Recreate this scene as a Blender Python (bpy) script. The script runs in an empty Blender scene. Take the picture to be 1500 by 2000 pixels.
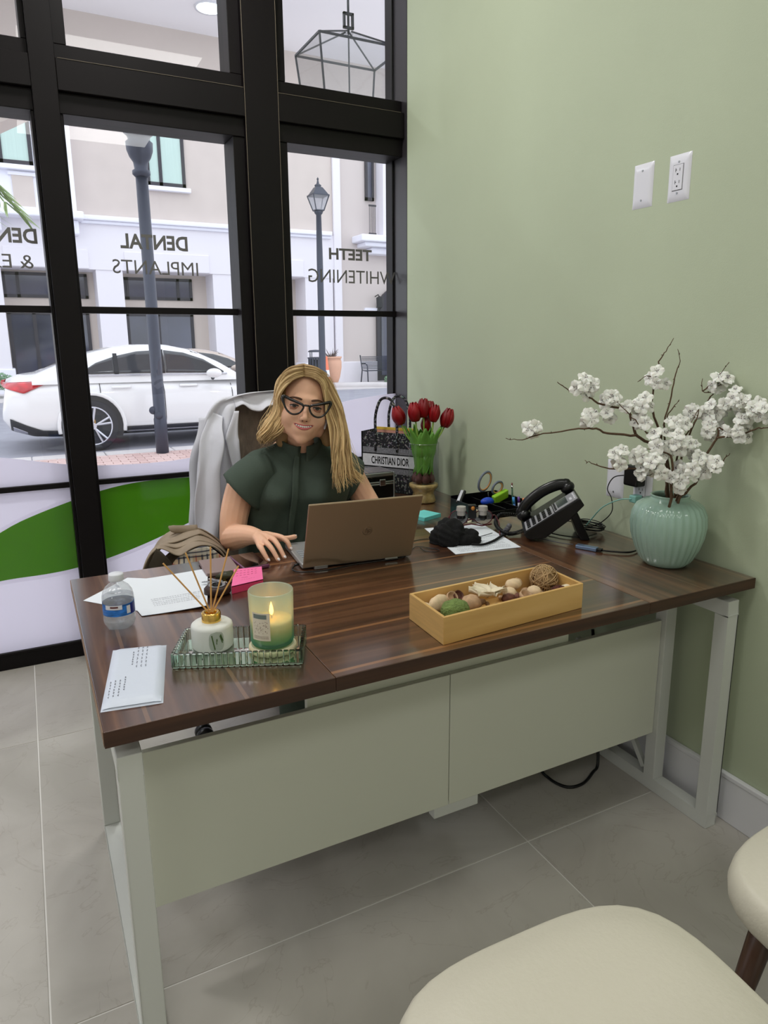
import bpy, bmesh, math, random
import numpy as np
from mathutils import Vector, Matrix, Euler
random.seed(7); rng=np.random.default_rng(7)
PI=math.pi
S=bpy.context.scene; COL=S.collection
# ---------------------------------------------------------------- camera
CP=Vector((-1.6934,0.0,1.3735)); PITCH,YAW,ROLL=0.2189,0.4765,-0.0051
fw=Vector((math.sin(YAW)*math.cos(PITCH),math.cos(YAW)*math.cos(PITCH),-math.sin(PITCH)))
rt=Vector((math.cos(YAW),-math.sin(YAW),0)); up=rt.cross(fw)
rt,up=rt*math.cos(ROLL)+up*math.sin(ROLL),-rt*math.sin(ROLL)+up*math.cos(ROLL)
cam=bpy.data.cameras.new('camera'); co=bpy.data.objects.new('camera',cam); COL.objects.link(co)
m=Matrix((rt,up,-fw)).transposed().to_4x4(); m.translation=CP; co.matrix_world=m
cam.sensor_fit='VERTICAL'; cam.sensor_height=32; cam.lens=1370.4*32/2000
cam.shift_x=-0.00699; cam.shift_y=-0.0152; cam.clip_start=.02; cam.clip_end=300
S.camera=co
# ---------------------------------------------------------------- world, light, exposure
S.view_settings.view_transform='Standard'; S.view_settings.look='None'
S.view_settings.gamma=1; S.view_settings.use_curve_mapping=False; S.view_settings.exposure=-0.03
W=bpy.data.worlds.new('sky'); S.world=W; W.use_nodes=True
nt=W.node_tree; nt.nodes.clear()
wo=nt.nodes.new('ShaderNodeOutputWorld'); wb=nt.nodes.new('ShaderNodeBackground')
wb.inputs[0].default_value=(.88,.9,1,1); wb.inputs[1].default_value=2.1
nt.links.new(wb.outputs[0],wo.inputs[0])
def area(name,loc,size,power,color=(1,.96,.9),rot=(0,0,0),sy=None):
    l=bpy.data.lights.new(name,'AREA'); l.energy=power; l.color=color; l.size=size
    if sy: l.shape='RECTANGLE'; l.size_y=sy
    else: l.shape='DISK'
    o=bpy.data.objects.new(name,l); o.location=loc; o.rotation_euler=rot; COL.objects.link(o); return o
for x in (-1.15,-2.8): area('downlight_lamp',(x,2.5,3.38),.34,21,(1,.985,.96))
for x,y in [(-.9,.5),(-2.9,.5),(-.9,-1.6),(-2.9,-1.6),(-4.4,1.6)]: area('ceiling_panel_lamp',(x,y,3.38),1.2,11.5,(1,.985,.96),sy=.6)
# ---------------------------------------------------------------- helpers
OFF={}
def off(o): return OFF.get(o.name,Vector((0,0,0))) if o else Vector((0,0,0))
def tag(o,label=None,cat=None,group=None,kind=None):
    if label: o['label']=label
    if cat: o['category']=cat
    if group: o['group']=group
    if kind: o['kind']=kind
    return o
def thing(name,label,cat,loc=(0,0,0),rz=0,group=None,kind=None):
    o=bpy.data.objects.new(name,None); COL.objects.link(o); o.empty_display_size=.05
    o.location=loc; o.rotation_euler=(0,0,rz); OFF[o.name]=Vector(loc)
    return tag(o,label,cat,group,kind)
MATS={}
def mat(name,col=(.8,.8,.8),rough=.5,metal=0,var=0,vs=8,bump=0,bs=60,trans=0,alpha=1,ior=1.45,emit=None,es=1,coat=0,spec=.5,stretch=(1,1,1),sheen=0,col2=None,sss=0):
    if name in MATS: return MATS[name]
    m=bpy.data.materials.new(name); m.use_nodes=True; t=m.node_tree; b=t.nodes['Principled BSDF']
    c=[pow(v,2.2) for v in col]+[1]
    b.inputs['Base Color'].default_value=c; b.inputs['Roughness'].default_value=rough; b.inputs['Metallic'].default_value=metal
    b.inputs['IOR'].default_value=ior; b.inputs['Transmission Weight'].default_value=trans; b.inputs['Alpha'].default_value=alpha
    b.inputs['Coat Weight'].default_value=coat; b.inputs['Specular IOR Level'].default_value=spec
    b.inputs['Sheen Weight'].default_value=sheen
    if sss: b.inputs['Subsurface Weight'].default_value=sss; b.inputs['Subsurface Radius'].default_value=(.02,.008,.004); b.inputs['Subsurface Scale'].default_value=.3
    if emit: b.inputs['Emission Color'].default_value=[pow(v,2.2) for v in emit]+[1]; b.inputs['Emission Strength'].default_value=es
    if var or bump or col2:
        tc=t.nodes.new('ShaderNodeTexCoord'); mp=t.nodes.new('ShaderNodeMapping'); mp.inputs['Scale'].default_value=stretch
        t.links.new(tc.outputs['Object'],mp.inputs[0])
    if var or col2:
        n=t.nodes.new('ShaderNodeTexNoise'); n.inputs['Scale'].default_value=vs; n.inputs['Detail'].default_value=6
        t.links.new(mp.outputs[0],n.inputs['Vector'])
        r=t.nodes.new('ShaderNodeValToRGB'); t.links.new(n.outputs[0],r.inputs[0]); e=r.color_ramp.elements
        e[0].position=.3; e[1].position=.7
        if col2: e[0].color=c; e[1].color=[pow(v,2.2) for v in col2]+[1]
        else: e[0].color=[v*(1-var) for v in c[:3]]+[1]; e[1].color=[min(1,v*(1+var)) for v in c[:3]]+[1]
        t.links.new(r.outputs[0],b.inputs['Base Color'])
    if bump:
        n2=t.nodes.new('ShaderNodeTexNoise'); n2.inputs['Scale'].default_value=bs; n2.inputs['Detail'].default_value=4
        t.links.new(mp.outputs[0],n2.inputs['Vector']); bp=t.nodes.new('ShaderNodeBump'); bp.inputs['Strength'].default_value=bump; bp.inputs['Distance'].default_value=.01
        t.links.new(n2.outputs[0],bp.inputs['Height']); t.links.new(bp.outputs[0],b.inputs['Normal'])
    MATS[name]=m; return m
def glassmat(name,col=(.96,.98,.97),refl=.035,rough=0.0,tintmix=0,diffc=(1,1,1)):
    if name in MATS: return MATS[name]
    m=bpy.data.materials.new(name); m.use_nodes=True; t=m.node_tree; t.nodes.clear()
    o=t.nodes.new('ShaderNodeOutputMaterial'); tr=t.nodes.new('ShaderNodeBsdfTransparent'); gl=t.nodes.new('ShaderNodeBsdfGlossy')
    tr.inputs[0].default_value=(*col,1); gl.inputs['Roughness'].default_value=rough
    lw=t.nodes.new('ShaderNodeLayerWeight'); lw.inputs[0].default_value=.25
    mr=t.nodes.new('ShaderNodeMapRange'); mr.inputs[3].default_value=refl; mr.inputs[4].default_value=.9
    pw=t.nodes.new('ShaderNodeMath'); pw.operation='POWER'; pw.inputs[1].default_value=3
    t.links.new(lw.outputs['Facing'],pw.inputs[0]); t.links.new(pw.outputs[0],mr.inputs[0])
    mx=t.nodes.new('ShaderNodeMixShader'); t.links.new(mr.outputs[0],mx.inputs[0]); t.links.new(tr.outputs[0],mx.inputs[1]); t.links.new(gl.outputs[0],mx.inputs[2])
    last=mx
    if tintmix:
        df=t.nodes.new('ShaderNodeBsdfDiffuse'); df.inputs[0].default_value=(*diffc,1)
        tl=t.nodes.new('ShaderNodeBsdfTranslucent'); tl.inputs[0].default_value=(*diffc,1)
        m1=t.nodes.new('ShaderNodeMixShader'); t.links.new(df.outputs[0],m1.inputs[1]); t.links.new(tl.outputs[0],m1.inputs[2]); m1.inputs[0].default_value=.5
        m2=t.nodes.new('ShaderNodeMixShader'); m2.inputs[0].default_value=tintmix; t.links.new(mx.outputs[0],m2.inputs[1]); t.links.new(m1.outputs[0],m2.inputs[2]); last=m2
    t.links.new(last.outputs[0],o.inputs[0]); MATS[name]=m; return m
def filmmat(name,dcol,tcol,f=.75):
    m=bpy.data.materials.new(name); m.use_nodes=True; t=m.node_tree; t.nodes.clear()
    o=t.nodes.new('ShaderNodeOutputMaterial'); d=t.nodes.new('ShaderNodeBsdfDiffuse'); l=t.nodes.new('ShaderNodeBsdfTranslucent'); g=t.nodes.new('ShaderNodeBsdfGlossy')
    d.inputs[0].default_value=(*dcol,1); l.inputs[0].default_value=(*tcol,1); g.inputs['Roughness'].default_value=.08
    a=t.nodes.new('ShaderNodeMixShader'); a.inputs[0].default_value=f; t.links.new(d.outputs[0],a.inputs[1]); t.links.new(l.outputs[0],a.inputs[2])
    b=t.nodes.new('ShaderNodeMixShader'); b.inputs[0].default_value=.05; t.links.new(a.outputs[0],b.inputs[1]); t.links.new(g.outputs[0],b.inputs[2])
    t.links.new(b.outputs[0],o.inputs[0]); MATS[name]=m; return m
class G:
    def __init__(s): s.v=[]; s.f=[]; s.mi=[]; s.cur=0; s.sm=[]; s.smooth=False
    def add(s,vs,fs):
        b=len(s.v); s.v+= [tuple(p) for p in vs]
        for f in fs: s.f.append([b+i for i in f]); s.mi.append(s.cur); s.sm.append(s.smooth)
        return s
    def box(s,x0,y0,z0,x1,y1,z1,R=None,c=None):
        if x0>x1:x0,x1=x1,x0
        if y0>y1:y0,y1=y1,y0
        if z0>z1:z0,z1=z1,z0
        vs=[Vector(p) for p in [(x0,y0,z0),(x1,y0,z0),(x1,y1,z0),(x0,y1,z0),(x0,y0,z1),(x1,y0,z1),(x1,y1,z1),(x0,y1,z1)]]
        if R is not None: vs=[R@v for v in vs]
        if c is not None: vs=[v+Vector(c) for v in vs]
        return s.add(vs,[(0,3,2,1),(4,5,6,7),(0,1,5,4),(1,2,6,5),(2,3,7,6),(3,0,4,7)])
    def tube(s,pts,r,n=8,cap=True,closed=False,flat=None,rnd=False):
        P=[Vector(p) for p in pts]; N=len(P); rr=r if hasattr(r,'__len__') else [r]*N
        if rnd and not closed:   # rounded ends
            e0=(P[0]-P[1]).normalized(); e1=(P[-1]-P[-2]).normalized(); A=[];ra=[];B=[];rb=[]
            for k in (0.05,.4,.75): A.append(P[0]+e0*rr[0]*math.cos(k*PI/2)); ra.append(rr[0]*math.sin(k*PI/2)); B.insert(0,P[-1]+e1*rr[-1]*math.cos(k*PI/2)); rb.insert(0,rr[-1]*math.sin(k*PI/2))
            P=A+P+B; rr=ra+list(rr)+rb; N=len(P)
        vs=[];fs=[]; T=[]
        for i in range(N):
            if closed: t=P[(i+1)%N]-P[i-1]
            else: t=P[min(i+1,N-1)]-P[max(i-1,0)]
            T.append(t.normalized() if t.length>1e-9 else Vector((0,0,1)))
        u=T[0].orthogonal().normalized()
        for i in range(N):
            u=(u-T[i]*u.dot(T[i])); u=u.normalized() if u.length>1e-6 else T[i].orthogonal().normalized(); w=T[i].cross(u)
            for k in range(n):
                a=2*PI*k/n; q=u*math.cos(a)*rr[i]+w*math.sin(a)*rr[i]*(flat or 1); vs.append(P[i]+q)
        M=N if closed else N-1
        for i in range(M):
            for k in range(n):
                a=i*n+k; b=i*n+(k+1)%n; j=(i+1)%N; fs.append((a,b,j*n+(k+1)%n,j*n+k))
        if cap and not closed: fs.append(tuple(range(n-1,-1,-1))); fs.append(tuple((N-1)*n+k for k in range(n)))
        return s.add(vs,fs)
    def lathe(s,prof,c=(0,0,0),n=24,fn=None,cap=True,R=None):
        vs=[];fs=[];N=len(prof)
        for (r,z) in prof:
            for k in range(n):
                a=2*PI*k/n; q=r*(fn(a,z) if fn else 1); v=Vector((q*math.cos(a),q*math.sin(a),z))
                if R is not None: v=R@v
                vs.append(v+Vector(c))
        for i in range(N-1):
            for k in range(n): fs.append((i*n+k,i*n+(k+1)%n,(i+1)*n+(k+1)%n,(i+1)*n+k))
        if cap:
            if prof[0][0]>1e-5: fs.append(tuple(range(n-1,-1,-1)))
            if prof[-1][0]>1e-5: fs.append(tuple((N-1)*n+k for k in range(n)))
        return s.add(vs,fs)
    def grid(s,fn,nu,nv,wu=False,wv=False):
        U=nu if wu else nu+1; V=nv if wv else nv+1
        vs=[fn(i/nu,j/nv) for i in range(U) for j in range(V)]
        fs=[(i*V+j,((i+1)%U)*V+j,((i+1)%U)*V+(j+1)%V,i*V+(j+1)%V) for i in range(nu) for j in range(nv)]
        return s.add(vs,fs)
    def prism(s,poly,d0,d1,axis='y',fn=None):
        # polygon in the plane normal to axis, extruded from d0 to d1
        mk={'y':lambda a,b,d:(a,d,b),'x':lambda a,b,d:(d,a,b),'z':lambda a,b,d:(a,b,d)}[axis]
        n=len(poly); vs=[mk(a,b,d0) for a,b in poly]+[mk(a,b,d1) for a,b in poly]
        return s.add(vs,[tuple(range(n-1,-1,-1)),tuple(range(n,2*n))]+[(i,(i+1)%n,n+(i+1)%n,n+i) for i in range(n)])
    def ball(s,c,r,n=16,m=10,sc=(1,1,1),fn=None,R=None):
        vs=[];fs=[]; c=Vector(c)
        for i in range(m+1):
            t=PI*i/m
            for k in range(n):
                a=2*PI*k/n; d=Vector((math.sin(t)*math.cos(a),math.sin(t)*math.sin(a),math.cos(t)))
                q=r*(fn(d) if fn else 1); v=Vector((d.x*sc[0],d.y*sc[1],d.z*sc[2]))*q
                if R is not None: v=R@v
                vs.append(c+v)
        for i in range(m):
            for k in range(n): fs.append((i*n+k,i*n+(k+1)%n,(i+1)*n+(k+1)%n,(i+1)*n+k))
        return s.add(vs,fs)
    def build(s,name,mt,parent=None,label=None,smooth=False,bev=0,seg=2,loc=None,local=False,solid=0,cat=None,group=None,kind=None,sub=0,rec=True):
        base=off(parent) if parent else Vector(loc or (0,0,0))
        o0=Vector((0,0,0)) if local else base
        vs=[(v[0]-o0.x,v[1]-o0.y,v[2]-o0.z) for v in s.v]
        me=bpy.data.meshes.new(name); me.from_pydata(vs,[],s.f)
        for mm in (mt if isinstance(mt,(list,tuple)) else [mt]): me.materials.append(mm)
        me.polygons.foreach_set('material_index',s.mi)
        me.polygons.foreach_set('use_smooth',[bool(smooth or q) for q in s.sm])
        if rec:
            b=bmesh.new(); b.from_mesh(me); bmesh.ops.remove_doubles(b,verts=b.verts,dist=1e-6); bmesh.ops.recalc_face_normals(b,faces=b.faces); b.to_mesh(me); b.free()
        me.update()
        o=bpy.data.objects.new(name,me); COL.objects.link(o)
        if parent: o.parent=parent; OFF[o.name]=Vector((0,0,0)) if local else base
        else: o.location=base; OFF[o.name]=base
        if solid: md=o.modifiers.new('s','SOLIDIFY'); md.thickness=solid; md.offset=0
        if bev: md=o.modifiers.new('b','BEVEL'); md.width=bev; md.segments=seg; md.limit_method='ANGLE'; md.angle_limit=.7
        if sub: md=o.modifiers.new('u','SUBSURF'); md.levels=sub; md.render_levels=sub
        return tag(o,label,cat,group,kind)
def clone(root,loc=None,rz=None,label=None,parent=None):
    r=root.copy(); COL.objects.link(r); r.parent=parent
    if loc is not None: r.location=loc
    if rz is not None: r.rotation_euler[2]=rz
    if label: r['label']=label
    OFF[r.name]=Vector(r.location) if parent is None else Vector((0,0,0))
    for ch in list(root.children): clone(ch,parent=r)
    return r
def rotz(a): return Matrix.Rotation(a,3,'Z')
def sm(a,b,x): t=min(1,max(0,(x-a)/(b-a))); return t*t*(3-2*t)
def interp(pts,x):
    if x<=pts[0][0]: return pts[0][1]
    for (a,b),(c,d) in zip(pts,pts[1:]):
        if x<=c: t=(x-a)/(c-a); return b+(d-b)*t
    return pts[-1][1]
def spl(P,n):
    # Catmull-Rom through the points, n samples per span
    P=[Vector(p) for p in P]; Q=[P[0]*2-P[1]]+P+[P[-1]*2-P[-2]]; o=[]
    for i in range(1,len(Q)-2):
        for k in range(n):
            t=k/n; a,b,c,d=Q[i-1:i+3]
            o.append(.5*((2*b)+(c-a)*t+(2*a-5*b+4*c-d)*t*t+(3*b-a-3*c+d)*t**3))
    o.append(P[-1]); return o
_tc={}
def textmesh(txt,offs=0):
    k=(txt,offs)
    if k in _tc: return _tc[k]
    c=bpy.data.curves.new('t','FONT'); c.body=txt; c.size=1; c.offset=offs; c.resolution_u=3
    o=bpy.data.objects.new('t',c); COL.objects.link(o); dg=bpy.context.evaluated_depsgraph_get()
    me=bpy.data.meshes.new_from_object(o.evaluated_get(dg)); vs=np.array([v.co[:2] for v in me.vertices]); fs=[tuple(p.vertices) for p in me.polygons]
    bpy.data.objects.remove(o); bpy.data.curves.remove(c); bpy.data.meshes.remove(me)
    lo=vs.min(0); hi=vs.max(0); vs=(vs-lo)/(hi-lo); _tc[k]=(vs,fs,hi-lo); return _tc[k]
def text(g,txt,O,U,V,w,h,offs=0):
    # flat lettering: O lower-left corner, U reading direction, V up
    vs,fs,_=textmesh(txt,offs); O=Vector(O);U=Vector(U).normalized();V=Vector(V).normalized()
    return g.add([O+U*(a*w)+V*(b*h) for a,b in vs],fs)
def voxel(o,size,smooth=2):
    r=o.modifiers.new('r','REMESH'); r.mode='VOXEL'; r.voxel_size=size; r.use_smooth_shade=True
    s_=o.modifiers.new('s','SMOOTH'); s_.factor=.5; s_.iterations=smooth
# ---------------------------------------------------------------- materials
def wood(name,axis,cols,stripe=.11,off_=0,rough=.3,dens=26,bandw=.07,band=(.5,.33,.2),coat=.3):
    m=bpy.data.materials.new(name); m.use_nodes=True; t=m.node_tree; b=t.nodes['Principled BSDF']; L=t.links.new; N=t.nodes.new
    tc=N('ShaderNodeTexCoord'); sp=N('ShaderNodeSeparateXYZ'); L(tc.outputs['Object'],sp.inputs[0])
    mp=N('ShaderNodeMapping'); sc=[dens,dens,dens]; sc[axis]=1.2; mp.inputs['Scale'].default_value=sc; L(tc.outputs['Object'],mp.inputs[0])
    n=N('ShaderNodeTexNoise'); n.inputs['Scale'].default_value=1; n.inputs['Detail'].default_value=7; n.inputs['Distortion'].default_value=.6; L(mp.outputs[0],n.inputs['Vector'])
    r=N('ShaderNodeValToRGB'); L(n.outputs[0],r.inputs[0]); e=r.color_ramp.elements
    e[0].position=.28; e[1].position=.75; e[0].color=(*[pow(v,2.2) for v in cols[0]],1); e[1].color=(*[pow(v,2.2) for v in cols[2]],1)
    k=e.new(.5); k.color=(*[pow(v,2.2) for v in cols[1]],1)
    last=r.outputs[0]
    if bandw:
        ma=N('ShaderNodeMath'); ma.operation='MULTIPLY_ADD'; ma.inputs[1].default_value=1/stripe; ma.inputs[2].default_value=off_; L(sp.outputs[1 if axis==0 else 0],ma.inputs[0])
        n3=N('ShaderNodeTexNoise'); n3.inputs['Scale'].default_value=1.6; L(tc.outputs['Object'],n3.inputs['Vector'])
        ad=N('ShaderNodeMath'); ad.operation='MULTIPLY_ADD'; ad.inputs[1].default_value=.12; L(n3.outputs[0],ad.inputs[0]); L(ma.outputs[0],ad.inputs[2])
        fr=N('ShaderNodeMath'); fr.operation='FRACT'; L(ad.outputs[0],fr.inputs[0])
        lt=N('ShaderNodeMath'); lt.operation='LESS_THAN'; lt.inputs[1].default_value=bandw; L(fr.outputs[0],lt.inputs[0])
        fl=N('ShaderNodeMath'); fl.operation='FLOOR'; L(ad.outputs[0],fl.inputs[0])
        wn=N('ShaderNodeTexWhiteNoise'); wn.noise_dimensions='1D'; L(fl.outputs[0],wn.inputs['W'])
        sh=N('ShaderNodeMixRGB'); sh.blend_type='MULTIPLY'; sh.inputs[0].default_value=1
        mr=N('ShaderNodeMapRange'); mr.inputs[3].default_value=.72; mr.inputs[4].default_value=1.2; L(wn.outputs[0],mr.inputs[0])
        L(last,sh.inputs[1]); L(mr.outputs[0],sh.inputs[2])
        mx=N('ShaderNodeMixRGB'); mx.inputs[2].default_value=(*[pow(v,2.2) for v in band],1)
        mm=N('ShaderNodeMath'); mm.operation='MULTIPLY'; mm.inputs[1].default_value=.75; L(lt.outputs[0],mm.inputs[0]); L(mm.outputs[0],mx.inputs[0]); L(sh.outputs[0],mx.inputs[1]); last=mx.outputs[0]
    L(last,b.inputs['Base Color']); b.inputs['Roughness'].default_value=rough; b.inputs['Coat Weight'].default_value=coat; b.inputs['Coat Roughness'].default_value=.16; b.inputs['Coat IOR'].default_value=1.75 if coat>.5 else 1.5
    MATS[name]=m; return m
WC=[(.19,.115,.075),(.335,.215,.145),(.485,.335,.235)]
woodX=wood('walnut_lengthwise',0,WC,.175,.22,dens=34,coat=1,bandw=.055,band=(.60,.42,.27)); woodE=wood('walnut_edge',0,[(.17,.105,.075),(.27,.175,.125),(.35,.235,.17)],.1,0,.5,30,0,coat=0); woodY=wood('walnut_crosswise',1,WC,.17,.3,dens=34,bandw=.045,band=(.47,.34,.24),coat=1)
bamboo=wood('bamboo',0,[(.76,.58,.33),(.83,.66,.4),(.88,.72,.47)],.03,0,.4,20,0,coat=.1)
darkwood=wood('dark_leg_wood',2,[(.16,.1,.07),(.25,.16,.11),(.33,.22,.15)],.1,0,.4,30,0)
wallm=mat('sage_wall_paint',(.725,.765,.655),.62,var=.03,vs=2,bump=.05,bs=250)
white=mat('white_wall_paint',(.9,.9,.88),.7)
black=mat('black_aluminium',(.085,.07,.075),.45,var=.15,vs=3,spec=.25)
blackp=mat('black_plastic',(.06,.06,.065),.35)
blackm=mat('matt_black_fabric',(.035,.035,.045),.9,bump=.2,bs=200)
wmetal=mat('white_powder_coat',(.83,.84,.82),.45)
wpanel=mat('white_melamine',(.86,.87,.81),.5)
wplas=mat('white_plastic',(.9,.9,.93),.25)
chrome=mat('chrome',(.85,.86,.88),.15,1)
alum=mat('brushed_aluminium',(.72,.73,.74),.32,1)
paper=mat('white_paper',(.88,.9,.93),.7)
ink=mat('grey_ink',(.55,.56,.6),.8); inkd=mat('dark_ink',(.12,.12,.14),.8)
glass=glassmat('window_glass')
# ---------------------------------------------------------------- room shell
YI=3.12; YG=3.22; YB=3.3; HC=3.4; XL=-5.2; YR=-3.0
tile=mat('beige_marble_tile',(.73,.715,.685),.32,bump=.02,bs=8)
def marble(m):
    t=m.node_tree; b=t.nodes['Principled BSDF']; L=t.links.new; N=t.nodes.new
    tc=N('ShaderNodeTexCoord'); oi=N('ShaderNodeObjectInfo'); va=N('ShaderNodeVectorMath'); va.operation='ADD'
    L(tc.outputs['Object'],va.inputs[0]); 
    cb=N('ShaderNodeCombineXYZ'); mu=N('ShaderNodeMath'); mu.operation='MULTIPLY'; mu.inputs[1].default_value=37; L(oi.outputs['Random'],mu.inputs[0]); L(mu.outputs[0],cb.inputs[2]); L(cb.outputs[0],va.inputs[1])
    n=N('ShaderNodeTexNoise'); n.inputs['Scale'].default_value=2.2; n.inputs['Detail'].default_value=8; n.inputs['Distortion'].default_value=1.2; L(va.outputs[0],n.inputs['Vector'])
    r=N('ShaderNodeValToRGB'); L(n.outputs[0],r.inputs[0]); e=r.color_ramp.elements; e[0].position=.35; e[0].color=(.40,.375,.335,1); e[1].position=.65; e[1].color=(.50,.475,.43,1)
    v=N('ShaderNodeTexNoise'); v.inputs['Scale'].default_value=3.1; v.inputs['Detail'].default_value=9; v.inputs['Distortion'].default_value=2.4; L(va.outputs[0],v.inputs['Vector'])
    ab=N('ShaderNodeMath'); ab.operation='SUBTRACT'; ab.inputs[1].default_value=.5; L(v.outputs[0],ab.inputs[0]); a2=N('ShaderNodeMath'); a2.operation='ABSOLUTE'; L(ab.outputs[0],a2.inputs[0])
    r2=N('ShaderNodeMapRange'); r2.inputs[1].default_value=0; r2.inputs[2].default_value=.009; r2.inputs[3].default_value=.28; r2.inputs[4].default_value=0; L(a2.outputs[0],r2.inputs[0])
    mx=N('ShaderNodeMixRGB'); mx.inputs[2].default_value=(.27,.22,.18,1); L(r2.outputs[0],mx.inputs[0]); L(r.outputs[0],mx.inputs[1]); L(mx.outputs[0],b.inputs['Base Color'])
marble(tile)
grout=mat('pale_grout',(.88,.87,.85),.8)
fl=G().box(XL,YR,-.06,.12,YB,-.002).build('floor',grout,kind='structure')
tx=[-.572-1.21*k for k in range(-1,5)]; ty=[1.347+1.21*k for k in range(-4,3)]
for i in range(len(tx)-1):
    for j in range(len(ty)-1):
        x1=min(tx[i],.0)-.002; x0=max(tx[i+1],XL)+.002; y0=max(ty[j],YR)+.002; y1=min(ty[j+1],YB-.02)-.002
        if x1-x0>.05 and y1-y0>.05:
            cx,cy=(x0+x1)/2,(y0+y1)/2
            o=G().box(x0-cx,y0-cy,-.01,x1-cx,y1-cy,0).build('tile',tile,fl,local=True,bev=.0008,seg=1); o.location=(cx,cy,0)
G().box(0,YR,0,.12,3.10,HC).build('wall_right',wallm,kind='structure')
G().box(XL-.1,YR,0,XL,YB,HC).build('wall_left',white,kind='structure')
G().box(XL,YR-.1,0,.12,YR,HC).build('wall_rear',white,kind='structure')
ce=G().box(XL,YR,HC,.12,YB,HC+.15).build('ceiling',white,kind='structure')
lampm=mat('lamp_diffuser',(1,1,1),.5,emit=(1,.97,.93),es=3)
bb=G().box(-.014,YR,0,-.0005,3.10,.135).box(-.017,YR,.135,-.0005,3.10,.15)
bb.build('baseboard_right',mat('white_trim',(.9,.9,.92),.35),kind='structure',bev=.003)
# ---------------------------------------------------------------- storefront window
win=thing('window_1',None,None,(0,0,0),kind='structure')
def fr(name,*b,par=win,mt=black,bev=.002): return G().box(*b).build(name,mt,par,bev=bev,seg=1)
# big posts and mullions
fr('mullion',-.757,YI,0,-.612,YB,HC)                 # wide flat column cover
fr('mullion',-1.556,YI,0,-1.468,YB,HC); fr('mullion',-2.48,YI,0,-2.4,YB,HC); fr('mullion',-3.4,YI,0,-3.32,YB,HC); fr('mullion',-4.3,YI,0,-4.22,YB,HC)
fr('jamb',-.012,YI+.11,0,.0,YB+.0,HC); 
fr('jamb',-.0,3.10,0,.12,YB,HC,mt=mat('dark_jamb',(.2,.19,.2),.35)); G().box(-.002,3.101,0,.001,YB,HC).build('jamb_cover',MATS['dark_jamb'],win)
bays=[(-4.22,-3.4),(-3.32,-2.48),(-2.4,-1.556),(-1.468,-.757),(-.612,-.002)]
for i,(a,b) in enumerate(bays):
    fr('transom',a,YI+.003,2.29,b,YB,2.40)
    last=i==4
    ra=.0 if last else .045
    # lower sash
    fr('sash_rail',a,YI+.025,2.215,b,YB,2.29)
    fr('sash_stile',a+0.0,YI+.03,.09,a+(.045 if i<3 else .012 if i==3 else .045),YB,2.215)
    if not last: fr('sash_stile',b-.05 if i==3 else b-.012,YI+.03,.09,b,YB,2.215)
    fr('sill_rail',a,YI+.105,0,b,YB,.07); fr('sill_bead',a,YG-.01,.07,b,YB,.083)
    # upper light
    fr('head_rail',a,YI+.03,2.40,b,YB,2.455)
    fr('upper_stile',a,YI+.03,2.455,a+(.045 if i!=2 else .012),YB,HC)
    if not last: fr('upper_stile',b-.05 if i==3 else b-.02,YI+.03,2.455,b,YB,HC)
    # slim bars on the glass
    fr('glazing_bar',a,YG-.012,1.488,b,YG+.03,1.515); fr('glazing_bar',a,YG-.012,.772,b,YG+.03,.795)
    G().box(a,YG+.002,.07,b,YG+.008,2.22).build('pane',glass,win); G().box(a,YG+.002,2.44,b,YG+.008,HC).build('pane',glass,win)
    seam=mat('worn_seam',(.5,.46,.4),.6)
G().box(-.7575,YI-.0008,.3,-.7563,YI+.002,HC).box(-.6127,YI-.0008,.3,-.6115,YI+.002,HC).box(-1.46,YI+.001,2.3985,-.76,YI+.0035,2.3995).box(-.61,YI+.001,2.3985,-.02,YI+.0035,2.3995).build('seam_line',seam,win)
# graphic film on the glass
top=[(-4.3,1.0),(-2.6,1.0),(-1.811,.921),(-1.556,.865),(-1.441,.853),(-1.222,.846),(-1.05,.855),(-.8,.90),(-.55,.98),(-.325,1.077),(-.042,1.108)]
gto=[(-4.3,.1),(-2.6,.16),(-2.2,.37),(-1.845,.614),(-1.727,.664),(-1.556,.715),(-1.452,.747),(-1.271,.772),(-1.0,.768),(-.6,.735),(-.04,.60)]
gbo=[(-4.3,.08),(-2.6,.14),(-2.2,.33),(-1.868,.408),(-1.716,.401),(-1.554,.414),(-1.453,.434),(-1.249,.492),(-1.098,.552),(-.8,.66),(-.6,.70),(-.04,.59)]
filmw=filmmat('frosted_film',(.62,.58,.68),(.84,.80,.92),.78); filmg=filmmat('green_film',(.07,.24,.012),(.10,.36,.012),.6); filme=filmmat('white_film_edge',(.85,.85,.9),(.97,.95,1),.8)
def band(a,b,lo,hi,y,n=24):
    xs=[a+(b-a)*k/n for k in range(n+1)]; vs=[];fs=[]
    for x in xs: vs+=[(x,y,lo(x)),(x,y,max(lo(x)+1e-4,hi(x)))]
    return G().add(vs,[(2*k,2*k+2,2*k+3,2*k+1) for k in range(n)])
def smc(pts): return lambda x:(interp(pts,x-.08)+interp(pts,x-.04)+interp(pts,x)+interp(pts,x+.04)+interp(pts,x+.08))/5
ft,fg,fb=smc(top),smc(gto),smc(gbo)
for a,b in bays:
    band(a,b,lambda x:.07,ft,YG+.001).build('frosted_film',filmw,win,rec=False)
    band(a,b,lambda x:fb(x)-.018,lambda x:fg(x)+.016,YG-.0005).build('film_border',filme,win,rec=False)
    band(a,b,fb,fg,YG-.002).build('green_film',filmg,win,rec=False)
lett=mat('grey_vinyl',(.40,.395,.385),.7)
def wtext(txt,xr,xl,z0,z1,offs=0):
    g=G(); text(g,txt,(xr,YG-.003,z0),(-1,0,0),(0,0,1),xr-xl,z1-z0,offs); g.build('lettering',lett,win,rec=False)
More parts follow.
